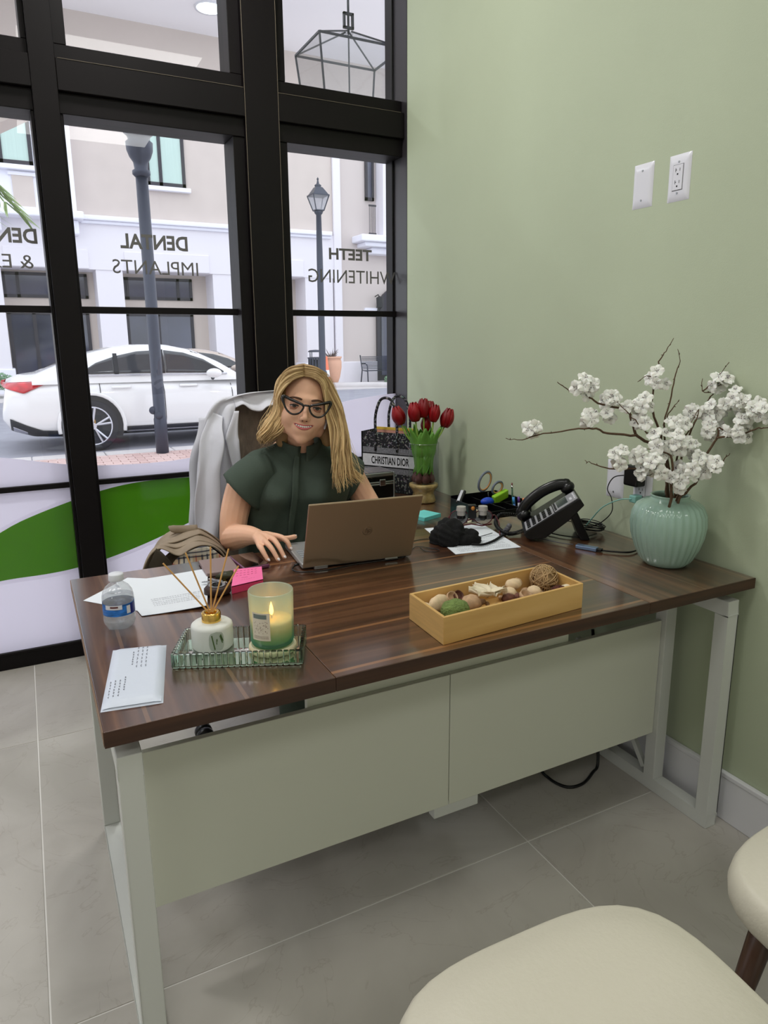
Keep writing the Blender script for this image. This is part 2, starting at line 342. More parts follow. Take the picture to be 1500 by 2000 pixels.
wtext('DENTAL',-1.009,-1.282,1.750,1.810,.03); wtext('IMPLANTS',-.971,-1.32,1.650,1.706)
wtext('TEETH',-.132,-.356,1.748,1.800,.03); wtext('WHITENING',.0-.004,-.462,1.642,1.703)
wtext('DENTAL',-1.589,-1.86,1.750,1.806,.03); wtext('& EXAMS',-1.612,-1.93,1.656,1.708)
# ================================================================ outside
GZ=-.15
asph=mat('grey_asphalt',(.60,.60,.64),.9,var=.08,vs=3,bump=.3,bs=90)
conc=mat('pale_concrete',(.80,.78,.78),.85,var=.05,vs=4)
G().box(-20,10.62,-.4,34,20.6,GZ).build('road',asph,kind='structure',loc=(0,10.62,GZ))
sw=G().box(-20,3.32,-.4,34,10.1,-.135).build('sidewalk',conc,kind='structure')
brk=[mat('paver_rose_%d'%i,c,.85,var=.06,vs=20) for i,c in enumerate([(.78,.66,.64),(.82,.71,.69),(.74,.62,.60)])]
k=0
for j in range(9):
    for i in range(27):
        w=.2; x=-2.75+i*.205+(.1 if j%2 else 0); y=9.12+j*.107
        o=G().box(-.0975,-.05,0,.0975,.05,.02).build('brick',brk[random.randrange(3)],sw,local=True) if k<3 else None
        if o is None: o=base_b[k%3].copy(); COL.objects.link(o)
        else: base_b=(base_b if k else [])+[o]
        o.location=(x,y,-.136+random.uniform(0,.002)); k+=1
cb=thing('curb','pale concrete kerb of separate stones along the near side of the street','curb',(0,10.3,GZ))
for i in range(22):
    G().box(-8+i*.9,10.1,-.3,-8+i*.9+.89,10.42,-.118).build('stone',conc,cb,bev=.01,seg=1)
# far sidewalk
fcurb=G(); 
G().box(-20,20.6,-.4,34,26,-.13).build('far_sidewalk',conc,kind='structure',loc=(0,20.6,-.13))
g=G(); g.smooth=True
pts=spl([(6.2,22.2,-.1),(7.6,21.6,-.1),(8.6,21.3,-.1),(9.2,20.6,-.1),(10.4,19.4,-.1),(13,19,-.1)],6)
g.tube(pts,.13,6); g.build('rounded_curb',conc,label='rounded pale kerb edge of the planted bed across the street',cat='curb',loc=(8,21,-.1),kind='structure')
# portico: soffit, beam with haunch
stuc=mat('beige_stucco',(.80,.755,.73),.85,var=.03,vs=2,bump=.15,bs=60)
stucw=mat('white_stucco',(.93,.93,.97),.8,bump=.05,bs=60); stucl=mat('pale_lilac_stucco',(.90,.885,.91),.8,bump=.08,bs=60)
G().box(-12,YB,4.05,9,7.02,4.2).build('portico_ceiling',mat('portico_white',(.95,.94,.96),.8),kind='structure',loc=(0,5,4.05))
bm_=G().prism([(-12,2.2),(-1.95,2.95),(-1.4,3.26),(-.9,3.42),(9,3.42),(9,4.6),(-12,4.6)],7.0,7.35)
bm_.build('portico_beam',stuc,kind='structure',loc=(0,7,3.3))
G().box(2.6,6.95,-.15,3.2,7.4,3.45).build('portico_column',stuc,kind='structure',loc=(2.9,7.2,-.13))
t=thing('recessed_downlight','round lit downlight recessed in the white canopy ceiling outside','light',(-.02,6.5,4.05))
G().lathe([(.10,-.012),(.10,-.002)],(-.02,6.45,4.05),24).build('diffuser',mat('downlight_glow',(1,1,1),.5,emit=(.9,.97,1),es=4),t)
G().lathe([(.10,-.003),(.12,-.014),(.125,-.002)],(-.02,6.45,4.05),24,cap=False).build('trim_ring',wplas,t,smooth=True)
for i,(x,y) in enumerate([(-.02,5.2),(2.6,5.2),(-2.8,5.2)]): area('canopy_lamp',(x,y,3.98),.3,26,(.95,.97,1))
# hanging lantern
iron=mat('dark_iron',(.2,.2,.22),.5,.3)
LX,LY=.63,5.13
t=thing('hanging_lantern','large clear glass iron lantern hanging from the canopy ceiling outside','lantern',(LX,LY,4.05))
g=G(); g.tube([(LX,LY,4.05),(LX,LY,3.52)],.009,8); g.build('rod',iron,t,smooth=True)
g=G(); g.box(LX-.04,LY-.01,3.55,LX-.025,LY+.01,3.65).box(LX+.025,LY-.01,3.55,LX+.04,LY+.01,3.65).box(LX-.04,LY-.01,3.637,LX+.04,LY+.01,3.652).box(LX-.04,LY-.01,3.548,LX+.04,LY+.01,3.563); g.build('link',iron,t)
Rr=lambda x,y:Vector((LX+x,LY+y,0))
def q4(h,k,z): return [Rr(sx*h,sy*k)+Vector((0,0,z)) for sx,sy in ((-1,-1),(1,-1),(1,1),(-1,1))]
T_,M_,B_=q4(.015,.015,3.53),q4(.32,.235,3.40),q4(.26,.19,2.87)
g=G()
for i in range(4):
    g.tube([T_[i],M_[i]],.006,4); g.tube([M_[i],M_[(i+1)%4]],.009,4); g.tube([M_[i],B_[i]],.008,4); g.tube([B_[i],B_[(i+1)%4]],.009,4)
g.tube([(LX,LY,3.52),(LX,LY,2.9)],.006,6); g.build('frame',iron,t)
lg=glassmat('lantern_glass',(.86,.87,.88),.05,.05)
for i in range(4):
    G().add([T_[i],T_[(i+1)%4],M_[(i+1)%4],M_[i]],[(0,1,2,3)]).build('roof_pane',lg,t,rec=False)
    G().add([M_[i],M_[(i+1)%4],B_[(i+1)%4],B_[i]],[(0,1,2,3)]).build('side_pane',lg,t,rec=False)
flame=mat('bulb_glow',(1,.8,.6),.5,emit=(1,.78,.6),es=2)
for k in range(4):
    c=Rr(.12*math.cos(k*PI/2+.4),.12*math.sin(k*PI/2+.4)); 
    o=G().tube([(c.x,c.y,2.9),(c.x,c.y,3.0)],.014,8).build('candle_sleeve',iron,t); g=G(); g.ball((c.x,c.y,3.04),.017,10,8,(1,1,2)); g.build('bulb',flame,o,smooth=True)
# ---------------------------------------------------------------- street lamps
slm=mat('dark_blue_grey_iron',(.27,.28,.33),.4,.4)
t=thing('street_lamp','tall dark street lamp post on the brick pavement behind the white car glass','street lamp',(-.105,9.9,GZ))
g=G(); g.lathe([(.085,0),(.085,.5),(.078,.52),(.075,3.58)],(-.105,9.9,GZ),20); g.build('pole',slm,t,smooth=True)
g=G(); g.lathe([(.05,0),(.055,.012),(.05,.02)],(-.19,9.885,GZ+.62),16,R=Matrix.Rotation(PI/2,3,'X')); g.lathe([(.0,0.02),(.05,.02),(.05,0)],(-.13,9.83,GZ+.55),16,R=Matrix.Rotation(PI/2,3,'X')); g.build('access_cover',slm,t,smooth=True)
g=G(); g.lathe([(.08,3.55),(.11,3.58),(.11,3.62),(.08,3.64),(.09,3.72),(.13,3.78),(.16,3.86),(.165,3.95),(.13,3.98),(.14,4.02),(.185,4.06),(.19,4.16),(.16,4.2),(.12,4.24)],(-.105,9.9,GZ),20); g.build('fitting',slm,t,smooth=True)
g=G(); g.lathe([(.13,4.24),(.19,4.5),(.17,4.72),(.05,4.8)],(-.105,9.9,GZ),16); g.build('globe',mat('lamp_opal',(.9,.9,.88),.3),t,smooth=True)
t=thing('street_lamp','slim lamp post with four-sided lantern across the street, right window','street lamp',(6.33,20,GZ))
g=G(); g.lathe([(.13,0),(.13,.6),(.1,.65),(.09,3.9),(.075,5.05),(.12,5.1),(.13,5.16)],(6.33,20,GZ),14); g.build('pole',slm,t,smooth=True)
g=G(); ss=((-1,-1),(1,-1),(1,1),(-1,1))
lo=[Vector((6.33+.12*a,20+.12*b,5.02)) for a,b in ss]; hi=[Vector((6.33+.24*a,20+.24*b,5.42)) for a,b in ss]; tp=[Vector((6.33+.1*a,20+.1*b,5.64)) for a,b in ss]
for i in range(4): g.tube([lo[i],hi[i]],.018,4); g.tube([hi[i],hi[(i+1)%4]],.022,4); g.tube([lo[i],lo[(i+1)%4]],.02,4)
g.add(hi+tp,[(0,1,5,4),(1,2,6,5),(2,3,7,6),(3,0,4,7),(4,5,6,7)]); g.lathe([(.09,5.64),(.1,5.7),(.04,5.74),(.02,5.84),(.035,5.86),(0.0,5.92)],(6.33,20,0),10); g.build('lantern_frame',slm,t)
G().add(lo+hi,[(0,1,5,4),(1,2,6,5),(2,3,7,6),(3,0,4,7)]).build('lantern_glass',glassmat('pale_lamp_glass',(.8,.82,.85),.1,.2,.35,(.8,.8,.85)),t,rec=False)
# ---------------------------------------------------------------- building across
B=thing('building','beige and white stucco shop building across the street','building',(0,24,GZ))
def bx(name,x0,x1,z0,z1,y0,y1,mt,par=B,bev=0): return G().box(x0,y0,z0,x1,y1,z1).build(name,mt,par,bev=bev)
bx('upper_wall',-9,8.44,4.95,12,24,25,stuc); bx('fascia_wall',-9,8.45,3.52,4.95,23.95,25,stucl)
bx('wall_recess',-9,8.4,-.15,3.52,25,25.3,mat('recess_stucco',(.80,.755,.72),.85))
for x0,x1,xt in [(-3.4,-1.96,-1.9),(.6,1.37,1.34),(4.15,5.6,5.6),(7.36,8.4,8.4)]: bx('pillar',x0,x1,-.15,3.52,23.98,25,stucl)
for x0,x1 in [(-3.5,-1.88),(.52,1.45),(4.07,5.68),(7.28,8.45)]: bx('pillar_plinth',x0,x1,-.15,.6,23.9,25,stucw,bev=.03)
for x0,x1 in [(-1.85,.42),(1.45,4.05),(5.7,7.3)]: bx('inset_panel',x0,x1,3.53,4.08,23.9,23.97,stucl,bev=.02)
bx('cornice',.3,8.34,4.72+.2,5.06,23.75,24,stucw,bev=.03); bx('cornice',.3,8.34,4.83,4.92,23.85,24,stucw,bev=.02)
# left pavilion
bx('pavilion_wall',-9,.2,4.95,12,23.6,24,stucw); bx('pavilion_cornice',-9,.36,4.86,5.08,23.35,24,stucw,bev=.04)
bx('corbel',.0,.22,4.45,4.86,23.6,24,stucw,bev=.05); bx('corbel',-2.0,-1.8,4.45,4.86,23.6,24,stucw,bev=.05)
bx('spandrel_panel',-1.41,-.87,5.12,5.94,23.55,23.6,stuc); bx('spandrel_frame',-1.5,-.78,5.03,5.12,23.53,23.6,stucw); bx('spandrel_frame',-1.5,-.78,5.94,6.03,23.53,23.6,stucw)
dfr=mat('dark_window_frame',(.22,.21,.24),.4); blind=mat('pale_teal_blind',(.74,.83,.80),.5,var=.04,vs=3,stretch=(14,1,.2)); dgl=mat('dark_reflecting_glass',(.26,.27,.34),.08,spec=1,var=.35,vs=.6)
def window(x0,x1,z0,z1,y,mulls=(),rails=(),gm=blind,fwid=.1,sill=True):
    f=G().box(x0,y-.06,z0,x1,y,z0+fwid).box(x0,y-.06,z1-fwid,x1,y,z1).box(x0,y-.06,z0,x0+fwid,y,z1).box(x1-fwid,y-.06,z0,x1,y,z1)
    for q in mulls: f.box(q-fwid/2,y-.06,z0,q+fwid/2,y,z1)
    for q in rails: f.box(x0,y-.06,q-fwid/2,x1,y,q+fwid/2)
    f=f.build('window_frame',dfr,B); xs=[x0]+list(mulls)+[x1]; zs=[z0]+list(rails)+[z1]
    for a,b in zip(xs,xs[1:]):
        for c,d in zip(zs,zs[1:]): G().box(a+.03,y-.03,c+.03,b-.03,y-.02,d-.03).build('pane',gm,f)
    if sill: bx('window_sill',x0-.08,x1+.12,z0-.16,z0-.03,y-.2,y,stucw,bev=.02)
window(-2.9,-.82,6.23,8.6,23.6,(-1.62,)); window(2.3,3.47,6.08,8.9,24,(2.72,),(8.0,))
window(-1.97,.41,2.71,3.46,25,(-1.55,-.12),(),dgl,.09,False); window(1.48,3.67,2.71,3.41,25,(1.6,3.2),(),dgl,.09,False)
window(-1.94,.38,-.1,2.31,25,(-1.2,-.2),(),dgl,.1,False); window(1.48,3.65,-.1,2.29,25,(2.5,),(),dgl,.1,False)
# right wing with bay window
W2=thing('building','right-hand wing with projecting bay and arched dark doorway','building',(10,24.6,GZ))
def bw(name,x0,x1,z0,z1,y0,y1,mt,bev=0,par=None): return G().box(x0,y0,z0,x1,y1,z1).build(name,mt,par or W2,bev=bev)
bw('wall',8.6,16,-.15,12,24.05,25,mat('wing_stucco',(.80,.76,.745),.85)); bw('plinth',8.6,16,-.15,.62,23.95,24.1,stucl,.03); bw('pier',8.45,8.72,-.15,12,23.9,24.1,stucl)
bw('bay',10.15,13,4.95,12,23.45,24.1,stucl); bw('bay_panel',10.35,10.6-.02,5.2,12,23.42,23.5,stuc)
bw('bay_cornice',9.2,13,4.75,4.98,23.2,24.1,stucw,.04); bw('bay_moulding',9.4,13,4.6,4.75,23.35,24.1,stucw,.04); bw('bay_corbel',9.75,13,4.38,4.6,23.6,24.1,stucw,.05)
for (x0,x1,z0,z1,y) in [(9.72,10.05,6.22,9,24.0),(10.5,10.9,6.22,9,23.4)]:
    f=G().box(x0,y-.05,z0,x0+.08,y+.05,z1).box(x1-.08,y-.05,z0,x1,y+.05,z1).box(x0,y-.05,z0,x1,y+.05,z0+.1).box(x0,y-.05,7.6,x1,y+.05,7.7).build('window_frame',dfr,W2)
    G().box(x0+.04,y-.02,z0,x1-.04,y,z1).build('pane',dgl,f)
g=G(); 
for k in range(5): g.box(9.73+k*.055,23.7,5.06,9.745+k*.055,23.715,6.0)
g.box(9.71,23.69,5.98,10.0,23.72,6.04).box(9.71,23.69,5.06,10.0,23.72,5.1); g.build('balcony_rail',dfr,W2)
arc=[(10.12,-.1)]+[(11.02-.9*math.cos(a*PI/12),2.35+.95*math.sin(a*PI/12)) for a in range(13)]+[(11.92,-.1)]
d=G().prism(arc,23.93,24.1).build('doorway_frame',dfr,W2); G().box(10.28,23.9,.1,11.75,23.94,2.3).build('pane',dgl,d)
bw('plaque',9.64,10.2,2.44,2.54,23.95,24.06,stucw,.01)
t=thing('wall_lantern','black iron wall lantern beside the arched doorway across the street','lantern',(10.05,23.8,2.95))
g=G(); g.tube([(10.1,24.05,2.95),(10.1,23.8,3.0),(10.1,23.7,2.9)],.02,6); g.build('bracket',iron,t)
g=G(); g.lathe([(.02,2.95),(.13,2.88),(.11,2.55),(.05,2.5),(.02,2.42)],(10.1,23.7,0),6); g.build('lantern_body',iron,t)
# ---------------------------------------------------------------- street furniture across the road
t=thing('trash_bin','dark slatted litter bin with hooded top across the street','bin',(6.9,22,-.13))
g=G(); 
for k in range(16):
    a=k*PI/8; g.box(-.035,-.012,.06,.035,.012,.93,R=rotz(a+PI/2),c=(6.9+.24*math.cos(a),22+.24*math.sin(a),-.13))
g.build('slat',slm,t,kind='stuff')
g=G(); g.lathe([(.21,0.02),(.21,.9)],(6.9,22,-.13),16); g.build('liner',blackp,t,smooth=True)
g=G(); g.lathe([(.27,.93),(.27,.97),(.2,.98)],(6.9,22,-.13),16); g.lathe([(.0,1.22),(.2,1.2),(.25,1.16),(.25,1.14)],(6.9,22,-.13),16,cap=False)
for k in range(4): a=k*PI/2+.6; g.tube([(6.9+.22*math.cos(a),22+.22*math.sin(a),.84),(6.9+.22*math.cos(a),22+.22*math.sin(a),1.03)],.015,6)
g.build('hood',slm,t)
t=thing('plant_pot','tall terracotta pot across the street holding a spiky plant','pot',(7.6,22.4,-.13))
g=G(); g.lathe([(.19,0),(.3,.3),(.36,.62),(.36,.82),(.33,.9),(.37,.93),(.37,.98),(.31,.98),(.3,.9)],(7.6,22.4,-.13),28); g.build('body',mat('terracotta',(.87,.68,.58),.8,var=.04),t,smooth=True)
t=thing('agave','spiky grey-green plant growing in the terracotta pot','plant',(7.6,22.4,.78))
lf=mat('agave_leaf',(.42,.38,.38),.6,var=.2)
for k in range(16):
    a=k*2.4; L=.34+.1*random.random(); e=.35+.8*random.random(); d=Vector((math.cos(a)*math.cos(e),math.sin(a)*math.cos(e),math.sin(e)))
    g=G(); g.tube([Vector((7.6,22.4,.78))+d*(L*s) for s in (0,.3,.6,1)],[.03,.035,.022,.002],5,flat=.4); g.build('leaf',lf,t)
t=thing('traffic_cone','small orange traffic cone with a white band by the pot','cone',(7.12,21.6,-.13))
orange=mat('cone_orange',(.93,.5,.38),.5)
g=G(); g.box(7.12-.18,21.42,-.13,7.12+.18,21.78,-.1); g.build('base',orange,t); g=G(); g.lathe([(.13,-.1),(.025,.88)],(7.12,21.6,0),16); g.build('body',orange,t,smooth=True); g=G(); g.lathe([(.098,.22),(.074,.44)],(7.12,21.6,0),16,cap=False); g.build('band',stucw,t,smooth=True)
t=thing('bench','dark metal slatted park bench in front of the wing wall','bench',(10.3,23.2,-.13))
for k in range(9): G().box(9.28,23.45+.012*k,.36+k*.052,11.1,23.47+.012*k,.385+k*.052).build('slat',slm,t)
for k in range(5): G().box(9.28,23.0+k*.09,.3,11.1,23.06+k*.09,.32).build('slat',slm,t)
for x in (9.25,11.12):
    g=G(); g.tube([(x,23.6,.85),(x,23.44,.33),(x,23.55,-.13)],.022,6); g.tube([(x,23.5,.55),(x,23.2,.57),(x,23.0,.5),(x,22.98,.3),(x,22.95,-.13)],.022,6); g.tube([(x,23.0,.3),(x,23.45,.32)],.02,6); g.build('side_frame',slm,t,smooth=True)
def bush(name,label,c,r,n,col,sz,cat='shrub',sc=(1,1,.8)):
    g=G()
    for k in range(n):
        d=Vector(rng.normal(size=3)).normalized(); d.z=abs(d.z)*1.0; q=Vector(c)+Vector((d.x*sc[0],d.y*sc[1],d.z*sc[2]))*r*(.7+.35*rng.random())
        u=Vector(rng.normal(size=3)).normalized()*sz; v=u.orthogonal().normalized()*sz*.6
        g.add([q-u,q+v,q+u,q-v],[(0,1,2,3)])
    g.cur=0; return g.build(name,mat(name+'_leaf',col,.7,var=.3,vs=6),label=label,cat=cat,loc=c,rec=False)
o=bush('hedge_shrub','clipped green shrub in the kerbed bed by the bench',(10.3,21.9,-.2),.85,4200,(.52,.64,.52),.035)
o=bush('hedge_shrub','dark green shrub behind the tail of the white car',(-2.35,22.5,.1),.55,2200,(.3,.5,.3),.035)
lv=mat('dry_leaf',(.62,.42,.3),.8,var=.3); g=G()
for k in range(110):
    c=Vector((7.9+random.gauss(0,.28),21.2+random.gauss(0,.12),-.14)); g.box(-.03,-.02,0,.03,.02,.008,R=rotz(random.random()*6),c=c)
g.build('fallen_leaves',lv,label='drift of brown fallen leaves against the far kerb',cat='leaves',loc=(7.9,21.2,-.14),kind='stuff')
# small tree at right and palm frond at left
t=thing('tree','young tree with sparse yellow-green leaves in front of the wing','tree',(10.6,21.5,-.13))
g=G(); g.smooth=True; g.tube([(10.8,21.5,-.13),(10.75,21.5,2),(10.6,21.5,4.2)],[.06,.045,.02],7)
tips=[]
for k in range(26):
    z=1.9+2.6*random.random(); a=random.random()*6.28; p0=Vector((10.7,21.5,z)); p1=p0+Vector((math.cos(a)*.9-.2,math.sin(a)*.7,.5)); g.tube([p0,(p0+p1)/2+Vector((0,0,.1)),p1],[.015,.01,.004],5); tips+=[p0.lerp(p1,s) for s in (.3,.45,.6,.7,.8,.9,1)]
g.build('trunk',mat('bark',(.45,.4,.36),.9),t); g=G()
for p in tips:
    for k in range(4):
        q=p+Vector(rng.normal(size=3))*.09; u=Vector(rng.normal(size=3)).normalized()*.05; v=u.orthogonal().normalized()*.022; g.add([q-u,q+v,q+u,q-v],[(0,1,2,3)])
g.build('foliage',mat('yellow_green_leaf',(.72,.74,.56),.7,var=.2),t,rec=False,kind='stuff')
t=thing('palm_tree','palm with drooping green fronds at the left edge of the view','palm tree',(-3.1,17,-.13))
g=G(); g.smooth=True; g.tube([(-3.1,17,-.13),(-3.05,17,2.5),(-3.1,17,4.6)],[.17,.14,.13],10); g.build('trunk',mat('bark',(.45,.4,.36),.9),t)
pm=mat('palm_leaf',(.5,.58,.36),.6,var=.2)
for k in range(9):
    a=k*.7+.1; g=G(); P=spl([Vector((-3.1,17,4.6))+Vector((math.cos(a)*s*1.7,math.sin(a)*s*1.7,.7*s-1.3*s*s*s)) for s in (0,.35,.7,1)],4); g.tube(P,.015,4)
    for i,p in enumerate(P[2:]):
        for sd in (-1,1):
            w=Vector((-math.sin(a)*sd,math.cos(a)*sd,-.7)).normalized(); tdir=Vector((math.cos(a),math.sin(a),-.3))
            for h in (0,.5): q=p+tdir*.05*h; g.add([q,q+w*.25+tdir*.12,q+w*.5+tdir*.3,q+tdir*.035],[(0,1,2,3)])
    g.build('frond',pm,t,rec=False)
# ---------------------------------------------------------------- white car
cw=mat('white_car_paint',(.93,.925,.93),.22,coat=.6); cg=mat('tinted_car_glass',(.24,.245,.27),.06,spec=.9,var=.2,vs=1.2); ctrim=mat('black_car_trim',(.16,.16,.19),.45); cch=mat('car_chrome',(.8,.8,.84),.2,.9)
tail=mat('red_tail_lamp',(.75,.1,.16),.15,coat=.6,var=.3,vs=12); tire=mat('tyre_rubber',(.2,.2,.23),.8); rim=mat('dark_rim',(.3,.3,.34),.35,.7); rims=mat('machined_spoke',(.82,.82,.86),.3,.6)
def make_car(ox,yc,name,label,paint,vis=True):
    C=thing(name,label,'car',(ox+2.3,yc,GZ)); W_=.95
    top=[(0,.60),(.04,.98),(.25,1.06),(.7,1.12),(1.3,1.13),(2.2,1.09),(3.0,1.04),(3.45,.98),(4.1,.92),(4.5,.8),(4.72,.62)]
    bot=[(0,.45),(.08,.30),(.4,.2),(.9,.17),(3.8,.17),(4.5,.2),(4.72,.38)]
    wid=[(0,.72),(.1,.84),(.35,.92),(.9,.95),(3.7,.95),(4.3,.9),(4.6,.78),(4.72,.6)]
    def body(u,v):
        x=4.72*u; t_=interp(top,x); b_=interp(bot,x); w=interp(wid,x); a=2*PI*v; ca,sa=math.cos(a),math.sin(a); n=.42
        yy=w*math.copysign(abs(ca)**n,ca); zz=(t_+b_)/2+(t_-b_)/2*math.copysign(abs(sa)**.55,sa)
        if zz>.78: yy*=1-.10*(zz-.78)/.3
        return (ox+x,yc+yy,GZ+zz)
    g=G(); g.grid(body,60,40,wv=True); g.add([body(0,k/40) for k in range(40)],[tuple(range(40))]); g.add([body(1,k/40) for k in range(40)],[tuple(range(40))]); g.build('body',paint,C,smooth=True)
    roof=[(.42,1.06),(.8,1.22),(1.2,1.36),(1.6,1.45),(2.0,1.485),(2.4,1.48),(2.8,1.40),(3.2,1.22),(3.55,1.0)]
    def gh(u,v):
        x=.42+3.13*u; r_=interp(roof,x); z0=.95; a=PI*v; w0=.88; zz=z0+(r_-z0)*abs(math.sin(a))**.6; f=(zz-z0)/.54; w=(w0-.2*f)
        yy=w*math.copysign(abs(math.cos(a))**.35,math.cos(a)); return (ox+x,yc+yy,GZ+zz)
    g=G(); g.grid(gh,50,32); g.build('roof',paint,C,smooth=True)
    def side(x,z,s=-1,o_=.012):
        if z>1.04: f=(z-.95)/.54; y=.88-.2*f
        else:
            w=interp(wid,x); t_=interp(top,x); b_=interp(bot,x); sa=min(.999,abs((z-(t_+b_)/2)/((t_-b_)/2))); sa=sa**(1/.55); ca=math.sqrt(max(0,1-sa*sa)); y=w*ca**.42
            if z>.78: y*=1-.10*(z-.78)/.3
        return (ox+x,yc+s*(y+o_),GZ+z)
    def patch(name,poly,mt,o_=.012,sides=(-1,1),nz=6,par=C):
        # fill between the lower and upper outline, as a curved strip over the body side
        for s in sides:
            lo,hi=poly; x0=max(lo[0][0],hi[0][0]); x1=min(lo[-1][0],hi[-1][0]); g=G()
            g.grid(lambda u,v:side(x0+(x1-x0)*u,interp(lo,x0+(x1-x0)*u)*(1-v)+interp(hi,x0+(x1-x0)*u)*v,s,o_),24,nz); r=g.build(name,mt,par,smooth=True,solid=.006)
        return r
    wl=[(.98,1.075),(3.28,1.055)]
    patch('side_glass',([(1.08,1.08),(1.55,1.08)],[(1.08,1.10),(1.3,1.23),(1.55,1.31)]),cg)
    patch('side_glass',([(1.6,1.08),(2.22,1.075)],[(1.6,1.325),(1.9,1.385),(2.22,1.40)]),cg)
    patch('side_glass',([(2.3,1.075),(3.2,1.06)],[(2.3,1.40),(2.6,1.36),(2.9,1.26),(3.2,1.08)]),cg)
    patch('belt_line',([(1.0,1.052),(3.25,1.035)],[(1.0,1.07),(3.25,1.052)]),cch,.016)
    for xs in (1.58,2.26): patch('door_pillar',([(xs-.03,1.07),(xs+.03,1.07)],[(xs-.03,1.36+.05*(xs>2)),(xs+.03,1.36+.05*(xs>2))]),ctrim,.014)
    for xs,a,b in ((2.24,.3,1.05),(3.3,.35,1.0),(1.32,.75,1.04)): patch('door_gap',([(xs-.005,a),(xs+.005,a)],[(xs-.005,b),(xs+.005,b)]),ctrim,.004)
    patch('sill',([(1.62,.17),(3.2,.17)],[(1.62,.32),(3.2,.32)]),ctrim,.01); patch('sill_strip',([(1.65,.235),(3.2,.235)],[(1.65,.255),(3.2,.255)]),cch,.02)
    patch('rear_bumper_trim',([(.09,.33),(.35,.2),(.8,.2)],[(.09,.5),(.3,.4),(.5,.32),(.8,.3)]),ctrim,.01)
    patch('tail_lamp',([(.01,.93),(.3,.84),(.62,.97)],[(.01,.98),(.3,.99),(.62,1.0)]),tail,.015)
    patch('exhaust',([(.12,.30),(.3,.235)],[(.12,.39),(.3,.30)]),cch,.02)
    for xs in (1.62,2.62):
        patch('door_handle',([(xs-.14,.875),(xs+.14,.875)],[(xs-.14,.91),(xs+.14,.91)]),paint,.03,nz=2)
    # windscreen, rear screen
    for x0,x1,z0,z1 in ((2.75,3.5,1.42,1.04),(.55,1.15,1.13,1.345)):
        g=G(); g.grid(lambda u,v:(ox+x0+(x1-x0)*u,yc+(-.58+1.16*v),GZ+interp(roof,x0+(x1-x0)*u)+.012-.05*abs(2*v-1)**3),10,8); g.build('windscreen' if x0>2 else 'rear_screen',cg,C,smooth=True,solid=.006)
    for s in (-1,1):
        g=G(); g.ball((ox+3.0,yc+s*1.03,GZ+1.06),.1,14,8,(1.25,.8,.7)); m_=g.build('mirror',paint,C,smooth=True); g=G(); g.tube([(ox+3.0,yc+s*.92,GZ+.98),(ox+3.0,yc+s*1.02,GZ+1.02)],.03,6); g.build('mirror_arm',ctrim,m_)
        for xw in (1.17,4.0):
            g=G(); # arch lining and lip
            ar=[(ox+xw+.44*math.cos(a*PI/16),GZ+.36+.44*math.sin(a*PI/16)) for a in range(-2,19)]
            g.prism(ar,yc+s*.60,yc+s*.957); g.build('wheel_arch',ctrim,C)
            g=G(); g.tube([(a,yc+s*.955,b) for a,b in [(ox+xw+.455*math.cos(k*PI/16),GZ+.36+.455*math.sin(k*PI/16)) for k in range(-1,18)]],.03,6); g.build('arch_lip',paint,C,smooth=True)
            Rx=Matrix.Rotation(PI/2,3,'X'); cw_=(ox+xw,yc+s*.87,GZ+.36)
            g=G(); g.lathe([(.27,-.11),(.34,-.115),(.362,-.09),(.362,.09),(.34,.115),(.27,.11)],cw_,36,R=Rx); w=g.build('wheel',tire,C,smooth=True)
            g=G(); g.lathe([(.27,-.09),(.25,-.03),(.25,.03),(.27,.09)],cw_,36,R=Rx,cap=True); g.build('rim',rim,w,smooth=True)
            g=G()
            for k in range(5):
                for dd in (-.16,.16):
                    a=k*2*PI/5+dd+.3; a2=a-dd*.9
                    p0=Vector((math.cos(a2)*.05,0,math.sin(a2)*.05)); p1=Vector((math.cos(a)*.262,0,math.sin(a)*.262)); g.tube([Vector(cw_)+Vector((0,s*.10,0))+p0,Vector(cw_)+Vector((0,s*.115,0))+p1],.017,5)
            g.tube([(cw_[0]+.265*math.cos(a*PI/16),cw_[1]+s*.115,cw_[2]+.265*math.sin(a*PI/16)) for a in range(32)],.01,5,closed=True)
            g.lathe([(.05,-.02),(.05,.02)],(cw_[0],cw_[1]+s*.1,cw_[2]),16,R=Rx); g.build('spoke',rims,w)
    return C
c1=make_car(-2.0,11.72,'car','white coupe-style SUV parked along the kerb outside the window',cw); c1.scale=(.95,1,1); c1.location.x=.185
c2=make_car(-.75,15.6,'car','silver-beige car seen over the bonnet of the white SUV',mat('beige_car_paint',(.72,.66,.62),.25,coat=.5)); c2.scale=(1,1,.93)
# ================================================================ desk
D=thing('desk','walnut-topped office desk with white metal legs and white front panels','desk',(-.83,1.55,0))
def part(name,mt,*boxes,par=D,bev=.0015,seg=2,label=None):
    g=G()
    for b in boxes: g.box(*b)
    return g.build(name,mt,par,bev=bev,seg=seg,label=label)
TZ0,TZ=.721,.75
part('top_panel',woodY,(-1.638,1.137,TZ0,-1.2275,1.99,TZ)); part('top_panel',woodX,(-1.2265,1.137,TZ0,-.4025,1.99,TZ)); part('top_panel',woodY,(-.4015,1.137,TZ0,-.013,1.99,TZ))
part('front_edge',woodE,(-1.638,1.1355,TZ0,-1.2275,1.1369,TZ-.0004),(-1.2265,1.1355,TZ0,-.4025,1.1369,TZ-.0004),(-.4015,1.1355,TZ0,-.013,1.1369,TZ-.0004),bev=0)
part('edge_band',mat('pale_edge_band',(.55,.44,.35),.5),(-1.6392,1.139,TZ0+.001,-1.6382,1.988,TZ-.001),bev=0)
